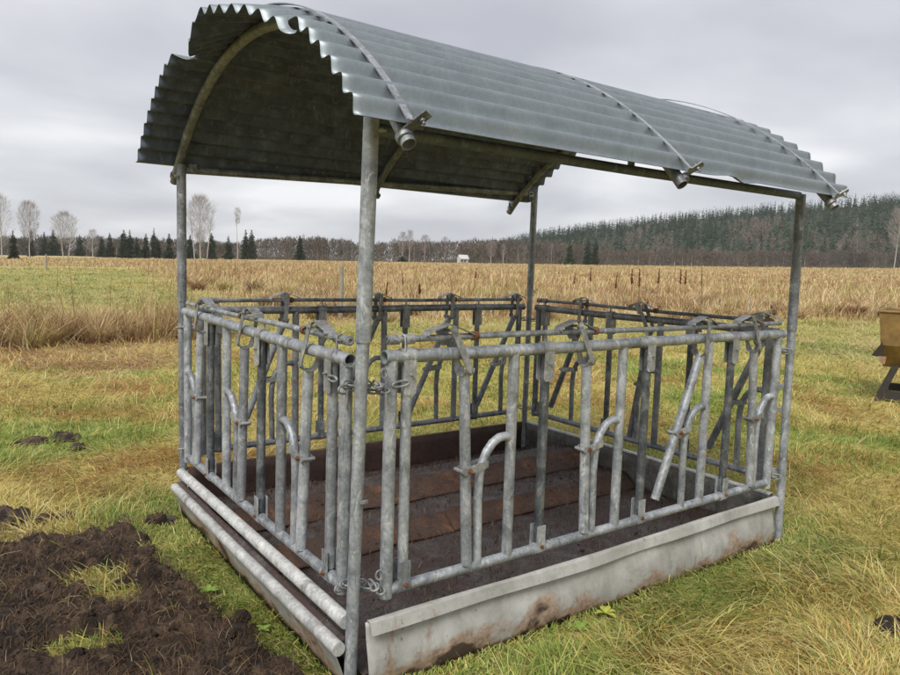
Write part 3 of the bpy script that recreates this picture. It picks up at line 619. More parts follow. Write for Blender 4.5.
# ---------------- chains and hinge links at the corners
def link(q,c,ax,up,a=.030,b=.015,r=.0042):
    c=np.array(c,float); ax=np.array(ax,float); ax/=np.linalg.norm(ax); up=np.array(up,float); up-=ax*(up@ax); up/=np.linalg.norm(up)
    q.tube([c+ax*(a*math.copysign(abs(math.cos(t))**.75,math.cos(t)))+up*b*math.sin(t) for t in np.linspace(0,2*PI,16,endpoint=False)],r,7,closed=True)
def chain(cx,cy,z,r,a0,a1,n,sag=.0):
    q=MB(); an=np.linspace(a0,a1,n)
    for i,t in enumerate(an):
        c=(cx+r*math.cos(t),cy+r*math.sin(t),z-sag*math.sin(PI*i/(n-1))+.004*math.sin(i*2.3)); ax=(-math.sin(t),math.cos(t),.12*math.sin(i*1.7))
        up=(0,0,1) if i%2 else (math.cos(t),math.sin(t),.25)
        link(q,c,ax,up)
    return q
for z_,sg in ((1.155,.01),(.405,.015)):
    for (cx,cy,a0,a1,kx) in ((0,0,-.5,PI/2+.45,1),(LX,0,PI/2-.3,PI+.4,1),(LX,WY,PI-.3,3*PI/2+.3,1),(0,WY,-PI/2-.3,.3,1)):
        q=chain(cx,cy,z_,.062,a0,a1,6,sg)
        if (cx,cy)==(0,0):
            q2=chain(cx,cy,z_-.022,.085,a0+.2,a1-.1,6,sg)
            q.v,q.f,q.sm  # keep one mesh
            b=len(q.v); q.v+=q2.v; q.f+=[tuple(b+i for i in f_) for f_ in q2.f]; q.sm+=q2.sm
            # wire ring and clasp
            q.tube([(.068+.014*math.cos(t),-.035,z_+.045+.018*math.sin(t)) for t in np.linspace(0,2*PI,18,endpoint=False)],.0026,6,closed=True)
            q.tube([(.073+.012*math.cos(t),-.030+.006*math.sin(t),z_+.040+.016*math.sin(t)) for t in np.linspace(0,2*PI,18,endpoint=False)],.0026,6,closed=True)
            if z_>1:
                link(q,(.145,-.028,z_+.0),(1,0,.1),(0,0,1),.036,.010,.005); link(q,(-.028,.175,z_+.0),(0,1,-.05),(0,0,1),.036,.010,.005)
                q.tube([(.07,-.05,z_-.02),(.072,-.052,z_-.09)],.006,7); q.tube([(-.02,.07,z_-.03),(-.022,.072,z_-.10)],.006,7)
        q.build('chain',M['plate'],feeder)
for z_ in (1.16,.94,.80,.43): MB().box((LX-.045,0,z_),(.03,0,0),(0,.005,0),(0,0,.014 if z_<1 else .010)).build('hinge_tab',M['galv'],feeder)
# small welded lug on the near post
MB().box((.004,-.026,.735),(.014,0,0),(0,.006,0),(0,0,.005)).build('lug',M['galv'],feeder)
# ---------------- trough
trough=np_mesh('trough',*(lambda: (None,))()) if False else None
def sheetgrid(name,P,mat,parent,label=None,thick=.003,mats=None,smooth=True):
    """P: (n,m,3) grid, thickened"""
    P=np.asarray(P,float); n,m,_=P.shape
    du=np.gradient(P,axis=0); dv=np.gradient(P,axis=1); nr=np.cross(du,dv); nr/=np.linalg.norm(nr,axis=-1,keepdims=True)+1e-9
    A=(P+nr*thick/2).reshape(-1,3); B=(P-nr*thick/2).reshape(-1,3); b=n*m
    i=np.arange(n-1)[:,None]; k=np.arange(m-1)[None,:]
    Q1=np.stack([i*m+k,(i+1)*m+k,(i+1)*m+k+1,i*m+k+1],-1).reshape(-1,4); Q2=Q1[:,::-1]+b
    kk=np.arange(m-1); ii=np.arange(n-1); L_=(n-1)*m
    E=[np.stack([kk,kk+1,b+kk+1,b+kk],-1),np.stack([L_+kk+1,L_+kk,b+L_+kk,b+L_+kk+1],-1),np.stack([(ii+1)*m,ii*m,b+ii*m,b+(ii+1)*m],-1),np.stack([ii*m+m-1,(ii+1)*m+m-1,b+(ii+1)*m+m-1,b+ii*m+m-1],-1)]
    mi=None
    if mats: mi=np.concatenate([np.zeros(len(Q1)),np.ones(len(Q2)),np.zeros(sum(map(len,E)))])
    o=np_mesh(name,np.concatenate([A,B]),None,np.concatenate([Q1,Q2]+E),None,None if mats else M[mat],smooth,parent,[M[a] for a in mats] if mats else None,mi)
    if label: o['label']=label
    return o
# floor with two folded steps
xs=np.linspace(.03,LX-.02,120)
py=[.0,.25,.6,1.0,1.02,1.11,1.13,1.16,1.30,1.42,1.44,1.58,1.60,1.64,1.84,1.86,1.87,2.0,2.24]
pz=[.05,.045,.04,.035,.04,.115,.125,.123,.105,.098,.105,.18,.188,.185,.16,.15,.055,.05,.05]
yy=np.sort(np.concatenate([np.linspace(0,2.24,90),py])); zz=np.interp(yy,py,pz)
X,Y=np.meshgrid(xs,yy,indexing='ij'); Z=np.interp(Y,py,pz)+(fbm(X,Y,6,5,101)-.5)*.022+(fbm(X,Y,25,3,102)-.5)*.008
TR=sheetgrid('trough',np.stack([X,Y+.02*(fbm(X,Y,1.2,3,103)-.5),Z],-1),'floor',feeder,'dirty rusty trough floor with folded steps')
# rusty step faces lie a little proud of the floor sheet
for (ya,za_,yb,zb_,xa_,xb_) in ((1.0,.046,1.118,.134,.04,1.19),(1.008,.046,1.125,.132,1.19,2.81),(1.425,.108,1.588,.195,.04,2.81)):
    xs2=np.linspace(xa_,xb_,60); tt=np.linspace(0,1,10); XX,TT=np.meshgrid(xs2,tt,indexing='ij')
    yv=ya+(yb-ya)*TT-.006+(vn(XX*3,TT,7)-.5)*.014; zv=za_+(zb_-za_)*TT+(vn(XX*4,TT+3,9)-.5)*.016+(fbm(XX,TT*.2,9,4,12)-.5)*.012
    sheetgrid('step_plate',np.stack([XX,yv,zv],-1),'ridge',TR)
# front wall: slight bulge, folded lip on top
def wavy(u,s=1.,sd=0): return (vn(u*1.3,u*0,sd)-.5)*.02*s+(vn(u*4,u*0,sd+5)-.5)*.006*s
u=np.linspace(.033,LX-.045,110); sec=[(-.030,-.02),(-.038,.03),(-.040,.08),(-.030,.13),(-.020,.17),(-.012,.205),(-.008,.24),(-.004,.262)]
G=np.array([[ (ux, v-.012*math.sin(PI*(ux/LX)) *(.5+.5*math.sin(ux*5))*.6+ wavy(ux,.5,3)*(1-zz_/.3), zz_+(.012*math.sin(ux*2.1) if zz_<0 else 0)-.006*math.sin(PI*ux/LX)) for v,zz_ in sec] for ux in u])
sheetgrid('trough_wall',G,'trough',feeder,'pale front trough wall with rust along the ground',mats=['trough','trough'])
fold=[(-.001,.262),(-.002,.269),(-.010,.2705),(-.022,.269),(-.0235,.2665),(-.030,.245),(-.037,.223)]
G=np.array([[ (ux,v*(1+.15*math.sin(ux*7))+wavy(ux,.5,4),zz_-.010*math.sin(PI*ux/LX)+wavy(ux,.6,8)*.5) for v,zz_ in fold] for ux in np.linspace(.04,LX-.022,110)])
sheetgrid('lip',G,'trough',C.objects['trough_wall'],'folded pale lip',smooth=False)
# right wall
u=np.linspace(.03,WY-.03,60)
G=np.array([[(LX-.012+.012*(.28-zz_)+wavy(uy,.3,11),uy,zz_) for zz_ in (-.02,.06,.13,.2,.265)] for uy in u])
sheetgrid('trough_wall',G,'inner',feeder,'right trough wall with dirty inside')
G=np.array([[(LX-.012+a,uy,z) for a,z in ((0,.262),(.008,.272),(.03,.274),(.045,.262),(.046,.235))] for uy in u])
sheetgrid('lip',G,'pale',C.objects['trough_wall.001'])
# back wall, rusty inside
u=np.linspace(.03,LX-.03,60)
G=np.array([[(ux,WY-.008+wavy(ux,.4,15),zz_) for zz_ in (-.02,.06,.13,.2,.258)] for ux in u])
sheetgrid('trough_wall',G,'wall_in',feeder,'back trough wall with dark rusty inside')
G=np.array([[(ux,WY-.008+a,z) for a,z in ((0,.258),(.01,.264),(.03,.262),(.04,.245))] for ux in u])
sheetgrid('lip',G,'ridge',C.objects['trough_wall.002'])
# left wall: sheet below two parallel tubes
u=np.linspace(.03,WY-.03,60)
G=np.array([[(a+wavy(uy,.35,19),uy,z) for a,z in ((-.015,-.02),(-.025,.03),(-.045,.09),(-.062,.135),(-.074,.160))] for uy in u])
sheetgrid('trough_wall',G,'trough',feeder,'left trough wall under its outer tube',mats=['trough','trough'])
tubeobj('outer_tube',[(-.070,.004,.184),(-.070,1.1,.172),(-.062,WY-.05,.166)],.0265,'pale',C.objects['trough_wall.003'])
tubeobj('inner_tube',[(-.024,.034,.264),(-.020,1.1,.256),(-.018,WY-.02,.245)],.0285,'pale',C.objects['trough_wall.003'])
G=np.array([[(a,uy,z+.01*(vn(np.array(uy*9.),np.array(a*40),3)-.5)) for a,z in ((-.055,.178),(-.047,.182),(-.035,.19),(-.022,.20))] for uy in np.linspace(.04,WY-.04,120)])
sheetgrid('gutter_dirt',G,'floor',C.objects['trough_wall.003'])
# debris lumps and hay wisps in the trough
def litter():
    n=7000; x=RNG.uniform(.05,LX-.05,n); y=RNG.uniform(.02,2.2,n); z=np.interp(y,py,pz)+.02
    col=np.array([[.12,.075,.05],[.26,.18,.11],[.03,.02,.016]])[RNG.choice(3,n,p=[.55,.20,.25])]*RNG.uniform(.7,1.3,(n,1))
    o=blades('hay_litter',x,y,RNG.uniform(.01,.06,n),RNG.uniform(.0015,.004,n),RNG.uniform(0,6.3,n),RNG.uniform(0,.5,n),RNG.uniform(0,1,n),col,z0=z,label='brown hay scraps lying on the trough floor')
litter()
def crumbs():
    n=700; x=RNG.uniform(.06,LX-.06,n); y=RNG.uniform(.02,2.2,n); ok=fbm(x,y,3,3,111)>.47; x,y=x[ok],y[ok]; n=len(x); z=np.interp(y,py,pz)+.006
    V=np.array([(1,0,0),(-1,0,0),(0,1,0),(0,-1,0),(0,0,1),(0,0,-1),(.6,.6,.5),(-.6,.6,.5),(.6,-.6,.5),(-.6,-.6,.5)],float)
    F=np.array([(4,6,7),(4,7,9),(4,9,8),(4,8,6),(6,0,2),(6,2,7),(7,2,1),(7,1,9),(9,1,3),(9,3,8),(8,3,0),(8,0,6),(0,5,2),(2,5,1),(1,5,3),(3,5,0)])
    P=V[None]*((.002+.012*RNG.random(n)**3)[:,None,None])*RNG.uniform(.6,1.5,(n,10,3))*np.array([1,1,.6])+np.stack([x,y,z],1)[:,None,:]
    T=(np.arange(n)[:,None,None]*10+F[None]).reshape(-1,3); col=np.array([[.04,.025,.02],[.10,.06,.045],[.17,.13,.11]])[RNG.choice(3,n)]
    tag(np_mesh('dung_crumbs',P.reshape(-1,3),T,None,np.repeat(col,10,0),M['mud'],True),kind='stuff',label='dark dung crumbs scattered on the trough floor')
crumbs()
mleaf=simple('leaf_green',(.17,.26,.04),.5,.3,30); mleaf2=simple('leaf_yellow_green',(.36,.38,.06),.5,.3,30)
def weed(x,y,n,r,mat,label):
    T=tag(empty('leafy_weed',(x,y,0)),label,'weed','low leafy weeds in the grass'); z0=float(height(np.array(x),np.array(y)))
    for i in range(n):
        a=i*2.4+RNG.uniform(-.3,.3); l=r*RNG.uniform(.7,1.15); w_=l*.24; el=RNG.uniform(.35,.9); q=MB(); vs=[]; 
        for k,(t_,ww) in enumerate(((0,.12),(.25,.6),(.5,1.),(.75,.8),(1.,.05))):
            h=l*t_*math.cos(el*(1-.6*t_)); z=z0+.02+l*t_*math.sin(el)-.35*l*t_*t_
            for sg in (-1,0,1): vs.append((x+math.cos(a)*h-math.sin(a)*w_*ww*sg, y+math.sin(a)*h+math.cos(a)*w_*ww*sg, z+abs(sg)*w_*ww*.25))
        fs=[(k*3+j,k*3+j+1,k*3+j+4,k*3+j+3) for k in range(4) for j in range(2)]
        q.add(vs,fs,True).build('leaf',mat,T)
weed(1.23,-.12,6,.06,mleaf2,'yellow-green leafy weed against the middle of the front trough wall'); weed(1.02,-.16,6,.06,mleaf,'small green leafy weed left of the yellow-green one')
weed(.72,-.20,5,.06,mleaf,'green weed nearest the front left corner of the trough'); weed(-.22,1.05,6,.055,mleaf,'green leafy weed between the manure and the left tubes')
weed(-.14,.55,5,.045,mleaf,'small weed on the manure close to the outer tube')
# ------------------------------------------------------------------ yellow wagon at the right edge
def wagon():
    ox,oy=at(884,9.0); base=np.array([ox,oy,float(height(np.array(ox),np.array(oy)))])
    r=np.array([RH[0],RH[1],0]); f=np.array([FH[0],FH[1],0]); 
    t=math.radians(-34); r,f=r*math.cos(t)+f*math.sin(t),-r*math.sin(t)+f*math.cos(t); z=np.array([0,0,1.])
    W=tag(empty('feed_hopper',tuple(base)),'old yellow steel hopper on dark angled legs at the right edge of the field','hopper')
    my=simple('worn_yellow_paint',(.19,.115,.032),.6,.55,5); mdk=simple('dark_rusty_steel',(.035,.028,.024),.7,.4,14)
    p=lambda a,b,c: base+r*a+f*b+z*c
    # tapered tub: outer skin
    q=MB(); top=[(-.06,0),(1.9,0),(1.9,1.2),(-.06,1.2)]; bot=[(.02,.22),(1.82,.22),(1.82,.98),(.02,.98)]
    mid=[(-.02,.02),(1.86,.02),(1.86,1.18),(-.02,1.18)]
    ring=lambda L,h:[p(a,b,h) for a,b in L]
    R=[ring(top,1.17),ring(mid,.74),ring(bot,.45)]; vs=[v for g in R for v in g]; fs=[]
    for i in range(2):
        for k in range(4): fs.append((i*4+k,i*4+(k+1)%4,i*4+4+(k+1)%4,i*4+4+k))
    fs.append((8,9,10,11)); q.add(vs,fs)
    inn=[v+ (np.array(p(.92,.6,0))-v)*np.array([.03,.03,0]) for v in vs]; q.add(inn,[tuple(reversed(f_)) for f_ in fs])
    q.add(list(R[0])+inn[:4],[(k,(k+1)%4,4+(k+1)%4,4+k) for k in range(4)])
    q.build('tub',my,W)
    q=MB(); 
    for k in range(4): q.tube([R[0][k],R[0][(k+1)%4]],.018,8)
    q.build('rim',my,W)
    MB().plate([p(.0,-.01,.78),p(-.11,.02,.60),p(.03,.02,.58)],f*.03).build('side_flap',mdk,W)
    MB().plate([p(-.03,-.012,.60),p(.06,-.012,.60),p(.05,-.012,.50),p(.0,-.012,.52)],f*.006).build('corner_patch',simple('bare_wood_brown',(.28,.17,.10)),W)
    for (a,b,sg) in ((.14,.15,-1),(1.7,.15,1),(.14,1.05,-1),(1.7,1.05,1)):
        MB().box(p(a+sg*.06,b,.23),r*.04,f*.03,(z*.25-r*sg*-1*(-.09))).build('leg',mdk,W)
    for b in (.15,1.05): MB().box(p(.92,b,.09),r*.84,f*.03,z*.05).build('cross_beam',mdk,W)
wagon()
# ------------------------------------------------------------------ distant vegetation
def slivers(base,dirn,L,W,col,name,mat,parent=None,kind=None,label=None):
    """thin tapering triangles from base along dirn"""
    n=len(base); side=np.cross(dirn,RNG.normal(0,1,(n,3))); side/=np.linalg.norm(side,axis=1,keepdims=True)
    # turn most of them side-on in the horizontal plane too
    V=np.stack([base-side*W[:,None]/2,base+side*W[:,None]/2,base+dirn*L[:,None]],1).reshape(-1,3)
    T=np.arange(n*3).reshape(-1,3); o=np_mesh(name,V,T,None,np.repeat(col,3,0),mat,False,parent)
    return tag(o,label=label,kind=kind)
def unit(v): return v/np.linalg.norm(v,axis=1,keepdims=True)
def bare_crown(cx,cy,z0,h,wd,n,col,dist,wmul=1.):
    t=RNG.random(n)**.8; jg=.7+.6*vn(t*5+cx,np.full(n,cy*.7)); rad=wd/2*jg*np.sin(PI*np.clip(t*.88+.05,0,1))**.6; an=RNG.uniform(0,2*PI,n); rr=rad*np.sqrt(RNG.random(n))*.85
    b=np.stack([cx+rr*np.cos(an),cy+rr*np.sin(an),z0+t*h*.9],1)
    d=unit(np.stack([np.cos(an)*rr/wd*2,np.sin(an)*rr/wd*2,.75+RNG.random(n)*.6],1)+RNG.normal(0,.28,(n,3)))
    L=RNG.uniform(.06,.16,n)*h; W=np.full(n,max(.02,dist*.00042*wmul))*RNG.uniform(.6,1.3,n)
    return b,d,L,W,col*RNG.uniform(.75,1.25,(n,1))
mb_bark=simple('birch_bark',(.42,.39,.36),.7,.35,1.5,bs=0)
def birch(X,d,ytop_h,wd,label,trunks=((0,0),),crown_from=.28,n=900,col=(.36,.33,.31),group=None,lean=0,tw=.16,ty='birch_tree'):
    x,y=at(X,d); z=float(height(np.array(x),np.array(y))); h=ytop_h
    T=tag(empty(ty,(x,y,z-.1)),label,'birch' if ty=='birch_tree' else 'tree',group)
    q=MB(); cb=[]
    for (ox,ls) in trunks:
        bx,by=x+RH[0]*ox,y+RH[1]*ox; tx=bx+RH[0]*(ls+lean); tyy=by+RH[1]*(ls+lean)
        pts=[(bx+(tx-bx)*s+RNG.normal(0,.06),by+(tyy-by)*s,z-.1+h*.93*s) for s in (0,.2,.4,.6,.8,1)]
        q.tube(pts,[tw,tw*.85,tw*.7,tw*.5,tw*.3,tw*.1],6)
        for s in np.linspace(crown_from,.9,16):
            a=RNG.uniform(0,2*PI); l=wd*.42*math.sin(PI*min(.95,max(.1,(s-crown_from)/(1-crown_from)*.8+.2))); p0=np.array([bx+(tx-bx)*s,by+(tyy-by)*s,z+h*.93*s]); 
            p1=p0+np.array([math.cos(a)*l*.5,math.sin(a)*l*.5,l*.55]); p2=p1+np.array([math.cos(a)*l*.5,math.sin(a)*l*.5,l*.35]); q.tube([p0,p1,p2],[tw*.28,tw*.2,tw*.08],4)
    q.build('trunk',mb_bark,T)
    b_,d_,L_,W_,c_=bare_crown(x+RH[0]*lean*.6,y+RH[1]*lean*.6,z+h*crown_from,h*(1-crown_from),wd,int(n*1.5),np.array(col)*.82,d,.62)
    slivers(b_,d_,L_,W_,c_,'crown',M['twig'],T)
def spruce_arrays(cx,cy,z0,h,wd,n,col,dist,wm=1.):
    t=RNG.random(n)**1.25*.96; jag=.55+.9*vn(t*11+cx,np.full(n,cy)); rad=wd/2*(1-t)**.7*jag*wm+.05; an=RNG.uniform(0,2*PI,n); rr=rad*RNG.uniform(.0,.45,n)
    b=np.stack([cx+rr*np.cos(an),cy+rr*np.sin(an),z0+(.05+.95*t)*h],1)
    d=unit(np.stack([np.cos(an),np.sin(an),np.where(t>.9,1.5,-.25+RNG.normal(0,.2,n))],1)); L=np.maximum(rad-rr,.3)*RNG.uniform(.8,1.2,n); W=np.maximum(L*.42,dist*.0007)
    return b,d,L,W,col*RNG.uniform(.6,1.35,(n,1))
mbk=simple('spruce_bark',(.10,.075,.06),.9,.3,2,bs=0)
def spruce(X,d,h,wd,label,n=520,col=(.030,.048,.026),group=None,lift=.0,bare=0):
    x,y=at(X,d); z=float(height(np.array(x),np.array(y))); T=tag(empty('spruce_tree',(x,y,z-.1)),label,'spruce',group)
    MB().tube([(x,y,z-.1),(x,y,z+h*.5),(x,y,z+h*.97)],[wd*.05,wd*.035,.03],6).build('trunk',mbk,T)
    b_,d_,L_,W_,c_=spruce_arrays(x,y,z+h*bare,h*(1-bare),wd,n,np.array(col),d,RNG.uniform(1.1,1.45))
    slivers(b_,d_,L_,W_,c_,'crown',M['needle'],T)
# px helper: height of something from its top row, given column and distance
def hh(X,ytop,d): 
    x,y=at(X,d); return 1.6+d*(262.4+.0345*(X-450)-ytop)/FPX-float(height(np.array(x),np.array(y)))
for X,yt,d,wpx,cf,n,lab,tr in [
    (1,192,190,26,.15,700,'tall bare birch cut by the left edge of the field',((0,0),)),
    (29,199,200,25,.30,1300,'broad round-crowned bare birch with a pale trunk, left end of the treeline',((0,.3),)),
    (64,210,230,27,.28,1300,'bare double-stemmed birch with a wide crown between dark spruce tops',((-.5,-1.2),(1.2,2.0))),
    (92,228,260,13,.2,450,'faint small bare birch left of the spruce row',((0,0),)),
    (199,193,230,27,.25,1700,'tallest bare birch clump with three pale stems beside the left post',((-1.8,-2.0),(0,-.3),(2.,2.6))),
    (236,207,240,8,.68,330,'tall slim birch with a small tuft crown right of the birch clump',((0,-.3),)),
    (889,206,330,20,.35,700,'slender white-stemmed birch in front of the hill near the right edge',((-.4,1.2),)),
    (898,212,340,16,.35,500,'pale birch at the far right edge in front of the hill',((0,.2),)),
    (407,229,380,10,.35,400,'pale-stemmed birch rising above the wood near the lone small spruce',((0,0),)),
    (400,231,390,14,.3,500,'wide bare grey birch crown above the wood left of the house',((0,0),)),
    (422,234,395,13,.3,500,'reddish bare birch crown between the grey birches and the house',((0,0),)),
    (442,236,395,10,.3,350,'small bare birch directly left of the white house',((0,0),)),
    (488,240,390,12,.25,500,'bare birch with a white stem a little right of the house',((0,0),)),
    (500,243,390,8,.3,260,'thin bare birch left of the far post',((0,0),)),
    (548,243,400,9,.3,260,'thin pale birch just right of the far post',((0,0),)),
    (712,246,400,10,.3,300,'reddish bare birch in the scrub below the middle of the hill',((0,0),))]:
    h_=hh(X,yt,d); birch(X,d,h_,wpx*d/FPX,lab,tr,cf,n,(.36,.33,.31) if X<300 or X>880 else ((.28,.21,.19) if X in(422,712) else (.27,.235,.22)),tw=.17 if X<300 else .2)
for X,yt,d,wpx,lab in [(13,230,205,11,'dark spruce standing alone left of the broad birch'),(31,228,330,9,'spruce top behind the broad birch'),(44,231,380,9,'small spruce top between the two big birches'),
    (53,229,380,12,'bushy spruce top left of the double-stemmed birch'),(79,234,380,9,'low spruce top right of the double-stemmed birch'),(101,236,350,9,'low spruce at the left end of the spruce row'),(109,232,340,10,'pointed dark spruce second in the spruce row'),
    (123,229,320,11,'tall dense spruce, left one of the dark pair'),(129,229,322,10,'tall dense spruce, right one of the dark pair'),(136,236,330,9,'shorter spruce right of the dark pair'),(145,233,320,9,'narrow spruce near the ragged one'),
    (153,227,315,10,'ragged tallest spruce of the row'),(157,238,318,8,'small spruce hugging the ragged tall one'),(168,233,310,11,'compact full spruce left of the left post'),
    (189,234,330,10,'dark spruce right of the left post'),(210,232,330,11,'dark spruce behind the birch clump'),(227,235,320,9,'spruce between the birch clump and the slim birch'),(244,229,360,9,'left of the twin spruce tops above the wood'),(250,229,362,9,'right of the twin spruce tops above the wood'),
    (298,235,310,11,'lone narrow spruce in front of the bare wood behind the near post'),(400,256,330,9,'small round young spruce at the field edge'),(566,240,385,11,'mid-height spruce left of the tall dark pair at the hill foot'),
    (584,237,380,11,'tall dark spruce, left of the pair below the hill'),(591,238,382,11,'tall dark spruce, right of the pair below the hill'),(212,252,300,6,'tiny spruce at the foot of the birch clump')]:
    spruce(X,d,hh(X,yt,d),wpx*d/FPX,lab)
def forest(name,spots,hts,wf,per,col,cvar,mat,kindf,label,trunkcol=None):
    B=[];D=[];Ls=[];Ws=[];Cs=[]
    for (x,y,z,d),h in zip(spots,hts):
        c=np.array(col)*(1+RNG.normal(0,cvar,1))*np.array([1+RNG.normal(0,cvar*.4),1,1+RNG.normal(0,cvar*.3)]); c=np.clip(c,.005,1)
        if kindf=='s':
            a=list(spruce_arrays(x,y,z,h,wf*h*RNG.uniform(.8,1.35),per,c,d)); a[3]=a[3]*1.35
        else:
            a=bare_crown(x,y,z-h*.02,h*1.04,wf*h*RNG.uniform(.7,1.5),per,c,d*1.25,1.75)
            if trunkcol is not None and RNG.random()<.35:
                a=[np.concatenate([q,w_]) for q,w_ in zip(a,(np.array([[x,y,z]]),np.array([[0.02,0,1.]]),np.array([h*.8]),np.array([d*.0011]),np.array([trunkcol])*RNG.uniform(.6,1.2)))]
        for l,v in zip((B,D,Ls,Ws,Cs),a): l.append(v)
    return slivers(np.concatenate(B),unit(np.concatenate(D)),np.concatenate(Ls),np.concatenate(Ws),np.concatenate(Cs),name,mat,None,'stuff',label)
def spots(n,X0,X1,d0,d1,pw=1.):
    out=[]
    for _ in range(n):
        X=RNG.uniform(X0,X1); d=d0+(d1-d0)*RNG.random()**pw; x,y=at(X,d); out.append((x,y,0,d,X))
    xs=np.array([o[0] for o in out]); ys=np.array([o[1] for o in out]); zs=height(xs,ys,False)
    return [(o[0],o[1],float(z)-.3,o[3]) for o,z in zip(out,zs)],np.array([o[4] for o in out])
TOPX=[-400,0,60,150,240,262,300,345,370,400,440,480,540,600,620,700,800,900,1300]; TOPY=[236,236,236,237,241,236.5,235.5,239,241,240,240,238.5,239.5,246,249,249,250,250,250]
sp,XX=spots(1900,-250,1150,395,440)
ht=[max(4,hh(X,np.interp(X,TOPX,TOPY)+RNG.normal(0,1.2)+abs(RNG.normal(0,1.5)),s[3])) for s,X in zip(sp,XX)]
forest('bare_woodland',sp,ht,.5,110,(.115,.096,.080),.2,M['twig'],'b','grey-brown leafless wood running along the far edge of the field',(.36,.32,.29))
sp,XX=spots(900,-250,1150,380,396); ht=[RNG.uniform(1.5,4.2) for _ in sp]
forest('scrub',sp,ht,1.4,45,(.13,.107,.085),.15,M['twig'],'b','low brown leafless scrub in front of the wood')
sp,XX=spots(8500,420,1450,445,1040,.85)
keep=[(np.interp((X-450)/FPX,HA,HH)>6) and not (vn(np.array(s[0]*.018),np.array(s[1]*.018),77)*.6+vn(np.array(s[0]*.05),np.array(s[1]*.05),78)*.4>.70 and s[3]<680) for s,X in zip(sp,XX)]
sp1=[s for s,k in zip(sp,keep) if k]; ht=[RNG.uniform(10,16) for _ in sp1]
forest('spruce_forest',sp1,ht,.30,40,(.020,.046,.024),.32,M['needle'],'s','dense dark green spruce forest covering the hill')
sp2=[s for s,k,X in zip(sp,keep,XX) if not k and np.interp((X-450)/FPX,HA,HH)>6]
extra,_x=spots(230,450,1400,445,560); sp2=sp2+extra
forest('bare_hill_trees',sp2,[RNG.uniform(8,13) for _ in sp2],.30,75,(.19,.15,.13),.15,M['twig'],'b','pinkish leafless birches among the spruces low on the hill',(.42,.34,.31))
# ------------------------------------------------------------------ small far things
def house(X,d,w,hw,hr,label,wall,roof,name='house'):
    x,y=at(X,d); z=float(height(np.array(x),np.array(y)))
    T=tag(empty(name,(x,y,z)),label,'house'); r=np.array([RH[0],RH[1],0]); f=np.array([FH[0],FH[1],0]); up=np.array([0,0,1.]); t=.5
    r,f=r*math.cos(t)+f*math.sin(t),-r*math.sin(t)+f*math.cos(t); b=np.array([x,y,z]); dp=w*.7
    p=lambda a,c,h:b+r*a+f*c+up*h
    q=MB(); q.add([p(-w/2,-dp/2,-.3),p(w/2,-dp/2,-.3),p(w/2,dp/2,-.3),p(-w/2,dp/2,-.3),p(-w/2,-dp/2,hw),p(w/2,-dp/2,hw),p(w/2,dp/2,hw),p(-w/2,dp/2,hw),p(-w/2,0,hw+hr),p(w/2,0,hw+hr)],
      [(0,1,5,4),(2,3,7,6),(3,0,4,8,7),(1,2,6,9,5)]); q.build('wall',wall,T)
    q=MB()
    for s_ in (-1,1):
        q.plate([p(-w/2-.4,s_*(dp/2+.4),hw-.25),p(w/2+.4,s_*(dp/2+.4),hw-.25),p(w/2+.4,0,hw+hr+.05),p(-w/2-.4,0,hw+hr+.05)],(0,0,.08))
    q.build('roof',roof,T)
    mw=simple('dark_window_glass',(.03,.035,.04),.2,.1,bs=0)
    for a in (-w*.28,w*.1): MB().box(p(a,-dp/2-.03,hw*.5),r*.5,f*.03,up*.6).build('window',mw,T)
wht=simple('white_boards',(.55,.55,.53),.6,.08,2,bs=0); dkr=simple('dark_roof',(.10,.09,.09),.7,.2,2,bs=0)
house(460,385,5,2.6,1.9,'small white house at the field edge in front of the wood',wht,simple('light_grey_roof',(.5,.5,.5),.6,.1,2,bs=0))
# weathered fence post among the tall grass and a thin stake
def fence_post(X,d,h,r,label,mat):
    x,y=at(X,d); z=float(height(np.array(x),np.array(y)))
    q=MB(); q.tube([(x,y,z-.2),(x+.03,y,z+h*.6),(x+.02,y,z+h)],[r,r*.95,r*.85],8); o=q.build('fence_post',mat,None); tag(o,label,'post')
gw=simple('weathered_wood',(.27,.25,.2),.9,.3,10)
fence_post(339,19,1.42,.06,'weathered grey wooden fence post in tall grass left of the near post',gw)
fence_post(748,14,1.1,.014,'thin pale stake standing in the grass behind the right latch',gw)
fence_post(45,60,1.3,.07,'short dark post on the mown field, left side',gw)
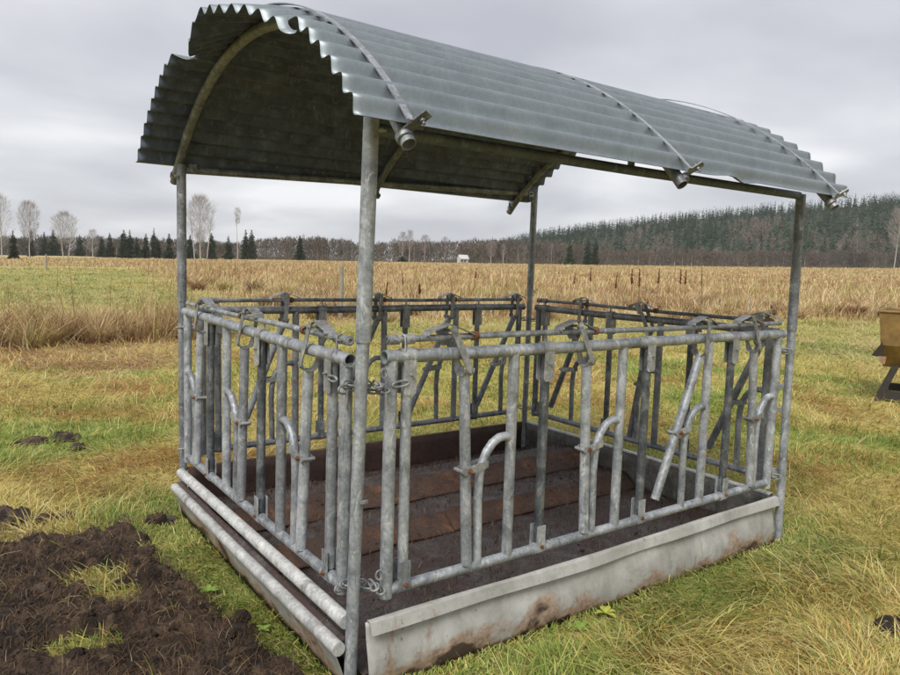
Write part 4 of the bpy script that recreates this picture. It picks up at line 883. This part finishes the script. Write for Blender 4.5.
# dried dock stalks with rusty seed heads
mdock=simple('rust_brown_seed_heads',(.13,.055,.03),.9,.3,20,bs=0); mstalk=simple('dry_brown_stalk',(.2,.12,.07),.9,.3,20,bs=0)
DOCKW=['thick left one of the close pair','right one of the close pair','small one tucked beside the close pair','single one right of the close pair','left one of the twin heads','right one of the twin heads','broad one left of the far post','slender one left of that broad head','first thin one right of the far post','thin one left of the close pair','tall pale one in front of the white house','short one before the close pair','slim one right of the twin heads','short one next to the near post']
for i,(X,yt,d,s_) in enumerate([(630,268,27,1),(637,268,27.5,.9),(637.5,271,26,.7),(655,268,28,.9),(679,268,28,1),(683,268.5,28.3,.9),(418,282,22,1),(402,272,26,.5),(570,271,30,.6),(588,267,30,.7),(472,267,34,.8),(612,271,24,.6),(700,266,26,.4),(383,280,20,.5)]):
    x,y=at(X,d); z=float(height(np.array(x),np.array(y))); h=hh(X,yt,d)
    T=tag(empty('dock_plant',(x,y,z)),'dried dock stalk with rusty seed head, '+DOCKW[i],'plant','dried dock stalks in the tall grass'); lx,ly=RNG.normal(0,.06,2)
    MB().tube([(x,y,z-.05),(x+lx*.3,y+ly*.3,z+h*.5),(x+lx,y+ly,z+h*.95)],[.012,.010,.007],5).build('stem',mstalk,T)
    n=150; t=RNG.random(n); bz=z+h*(.62+.36*t); an=RNG.uniform(0,6.3,n); dv=unit(np.stack([np.cos(an),np.sin(an),RNG.uniform(.3,1.5,n)],1))
    V=np.stack([x+lx*(bz-z)/h,y+ly*(bz-z)/h,bz],1); L=RNG.uniform(.04,.11,n)*s_*(1.3-t); 
    slivers(V,dv,L,np.full(n,.035),np.tile([.15,.06,.03],(n,1))*RNG.uniform(.6,1.3,(n,1)),'seed_head',M['twig'],T)
# ------------------------------------------------------------------ haze
hz=MB().box((600,1200,108),(3800,0,0),(0,3800,0),(0,0,118))
mh=bpy.data.materials.new('haze_air'); mh.use_nodes=True; t=mh.node_tree; t.nodes.clear(); o=N(t,'ShaderNodeOutputMaterial'); v=N(t,'ShaderNodeVolumePrincipled')
v.inputs['Color'].default_value=(.86,.88,.92,1); v.inputs['Density'].default_value=.00012; t.links.new(v.outputs[0],o.inputs['Volume'])
ho=hz.build('haze',mh,None); tag(ho,kind='stuff',label='thin grey haze over the far wood and hill')
